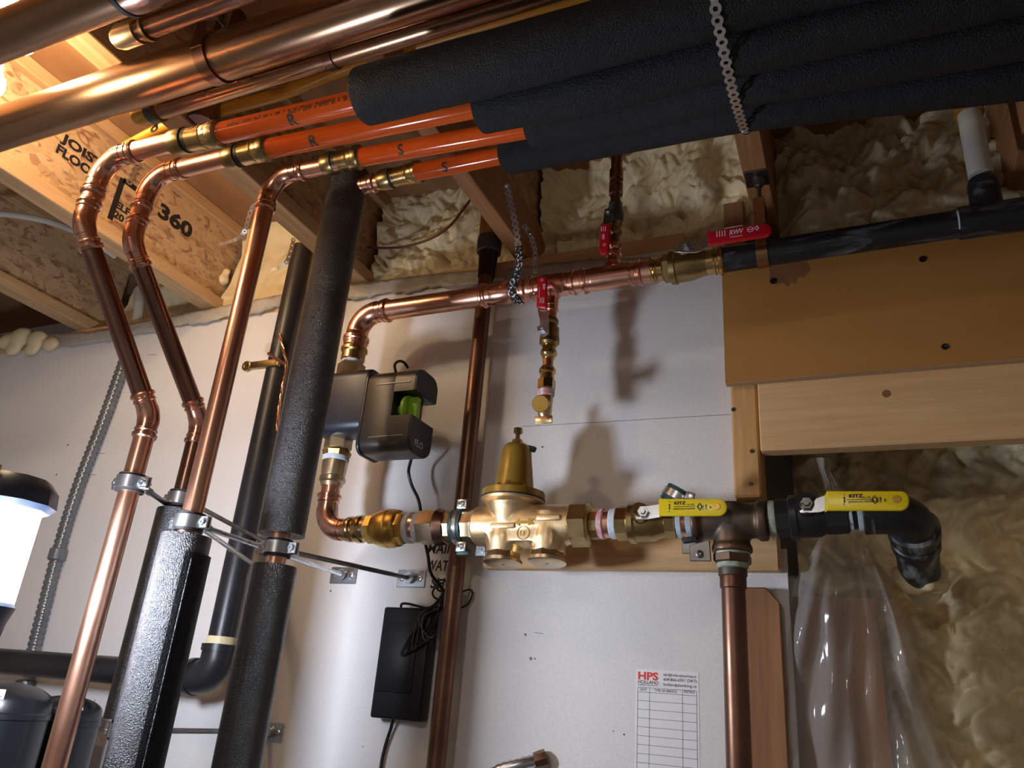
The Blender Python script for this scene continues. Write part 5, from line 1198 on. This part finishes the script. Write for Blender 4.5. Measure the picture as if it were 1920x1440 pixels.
mb = MB(); x0, x1, xa1, xa2 = P(1196, 1288, yt).x, P(1306, 1294, yt).x, P(1218, 1290, yt).x, P(1279.5, 1292, yt).x
z0 = P(1196, 1288, yt).z; rows = [z0, z0 - 8.5 * k] ; 
while rows[-1] > zb_ + .02: rows.append(rows[-1] - 15.1 * k)
for z in rows: mb.box((x0, yt - .0001, z - .0003), (x1, yt + .0002, z + .0003))
for x in (x0, xa1, xa2, x1): mb.box((x - .0003, yt - .0001, rows[-1]), (x + .0003, yt + .0002, z0))
build('table_lines', mb, M['black_ink'], sh_)

# ------------------------------------------------------------------ clear plastic sheet
rowsY = [858, 880, 905, 935, 990, 1040, 1090, 1150, 1220, 1290, 1360, 1440, 1540]
lft = [1530, 1536, 1544, 1548, 1545, 1520, 1490, 1478, 1474, 1474, 1476, 1480, 1484]; rgt = [1558, 1556, 1570, 1585, 1612, 1640, 1665, 1690, 1712, 1735, 1760, 1790, 1830]
rings = []
n = 40
for i in range(len(rowsY) * 3 - 2):
    f = i / 3; a = np.interp(f, range(len(rowsY)), rowsY); l_ = np.interp(f, range(len(rowsY)), lft); r_ = np.interp(f, range(len(rowsY)), rgt)
    row = []
    for j in range(n + 1):
        u = j / n; fold = .012 * math.sin(u * 9 + f * .5) + .016 * math.exp(-((u - .72 - .01 * f) / .035) ** 2) - .012 * math.exp(-((u - .93) / .03) ** 2) + .008 * math.sin(u * 23 + f * 1.1) + .006 * math.sin(f * 2.3 + u * 5)
        yy = .02 + .03 * math.sin(math.pi * u) * -1 + fold * min(1, f / 4) + (.03 if u > .93 else 0) * (u - .93) / .07
        row.append(P(l_ + (r_ - l_) * u, a, yy - .015))
    rings.append(row)
o = build('plastic_sheet', MB().quadgrid(rings, False, False, False), M['sheet'], sharp=3.2); tag(o, 'clear plastic sheet draped under the right yellow valve', 'plastic sheet')

# ------------------------------------------------------------------ lamps
def bulb(label, c, r, zsock):
    c = Vec(c); t = thing('light_bulb', label, 'light bulb', c, 'warm bulbs glowing at the upper left')
    build('glass', MB().lathe(c - Vec((0, 0, r)), (0, 0, 1), [(r * (1 - math.cos(a)), r * math.sin(a)) for a in np.linspace(.05, 2.35, 14)] + [(r * 2.05, r * .48)], 24), M['bulb'], t)
    build('socket', MB().lathe(c + Vec((0, 0, r * .95)), (0, 0, 1), [(0, r * .55), (.035, r * .6), (.045, r * .4), (.05, .004)], 18), M['white_plastic'], t)
    build('cord', MB().cyl(c + Vec((0, 0, r + .04)), Vec((c.x, c.y, ZS)), .0035, 8), M['cable'], t)
bulb('bulb cut by the left edge, below the upper left copper pipe', PZ(-26, 152, .89), .028, 0)
bulb('bulb mostly hidden behind the upper left copper pipe', PZ(38, 72, 1.09), .03, 0)
bulb('bulb in the very corner above the upper left copper pipe', PZ(4, 2, 1.2), .03, 0)
# LED work light on a tripod
YW = -.80
c = P(0, 1030, YW); k = scl(c); wl = thing('work_light', 'glowing white work light with navy cap at the left edge', 'work light', (c.x, c.y, FZ))
zc1, zc0 = P(-12, 940, YW).z, P(-12, 1135, YW).z; xq = P(-14, 1030, YW).x
rl = 62 * k; 
build('light_tube', MB().lathe((xq, YW, zc0 + .005), (0, 0, 1), [(0, rl), (zc1 - zc0 - .005, rl)], 32), M['led'], wl)
build('cap', MB().lathe((xq, YW, zc1 - .012), (0, 0, 1), [(0, rl * .9), (0, rl * 1.2), (.008, rl * 1.36), (.03, rl * 1.3), (.045, rl * 1.0), (.047, rl * .2)], 10), M['navy'], wl)
build('cap_strip', MB().obox((xq + .01, YW - rl * 1.0, zc1 + .034), Vec((.02, 0, 0)), Vec((0, .002, 0)), Vec((0, 0, .004))), M['brass_pale'], wl)
build('base', MB().lathe((xq, YW, zc0 - .10), (0, 0, 1), [(0, rl * .5), (.02, rl * .8), (.08, rl * .95), (.10, rl * 1.08), (.106, rl * 1.0)], 24), M['navy'], wl)
build('pole', MB().cyl((xq, YW, FZ + .3), (xq, YW, zc0 - .09), .014, 16), M['navy'], wl)
for i in range(3):
    a = math.radians(30 + 120 * i); build('leg', MB().cyl((xq, YW, FZ + .34), (xq + math.cos(a) * .32, YW + math.sin(a) * .32, FZ + .008), .009, 10), M['navy'], wl)
# unseen fill lamp, added behind the camera to lift the shadows
rl_ = thing('fill_lamp', 'round fill lamp added behind the viewer, out of view', 'fill lamp', (-.6, -2.9, ZJ - .03))
build('base', MB().lathe((-.6, -2.9, ZJ), (0, 0, -1), [(0, .13), (.02, .13)], 24), M['white_plastic'], rl_)
build('diffuser', MB().lathe((-.6, -2.9, ZJ - .02), (0, 0, -1), [(0, .12), (.03, .11), (.045, .07), (.048, .01)], 24), M['fill_led'], rl_)
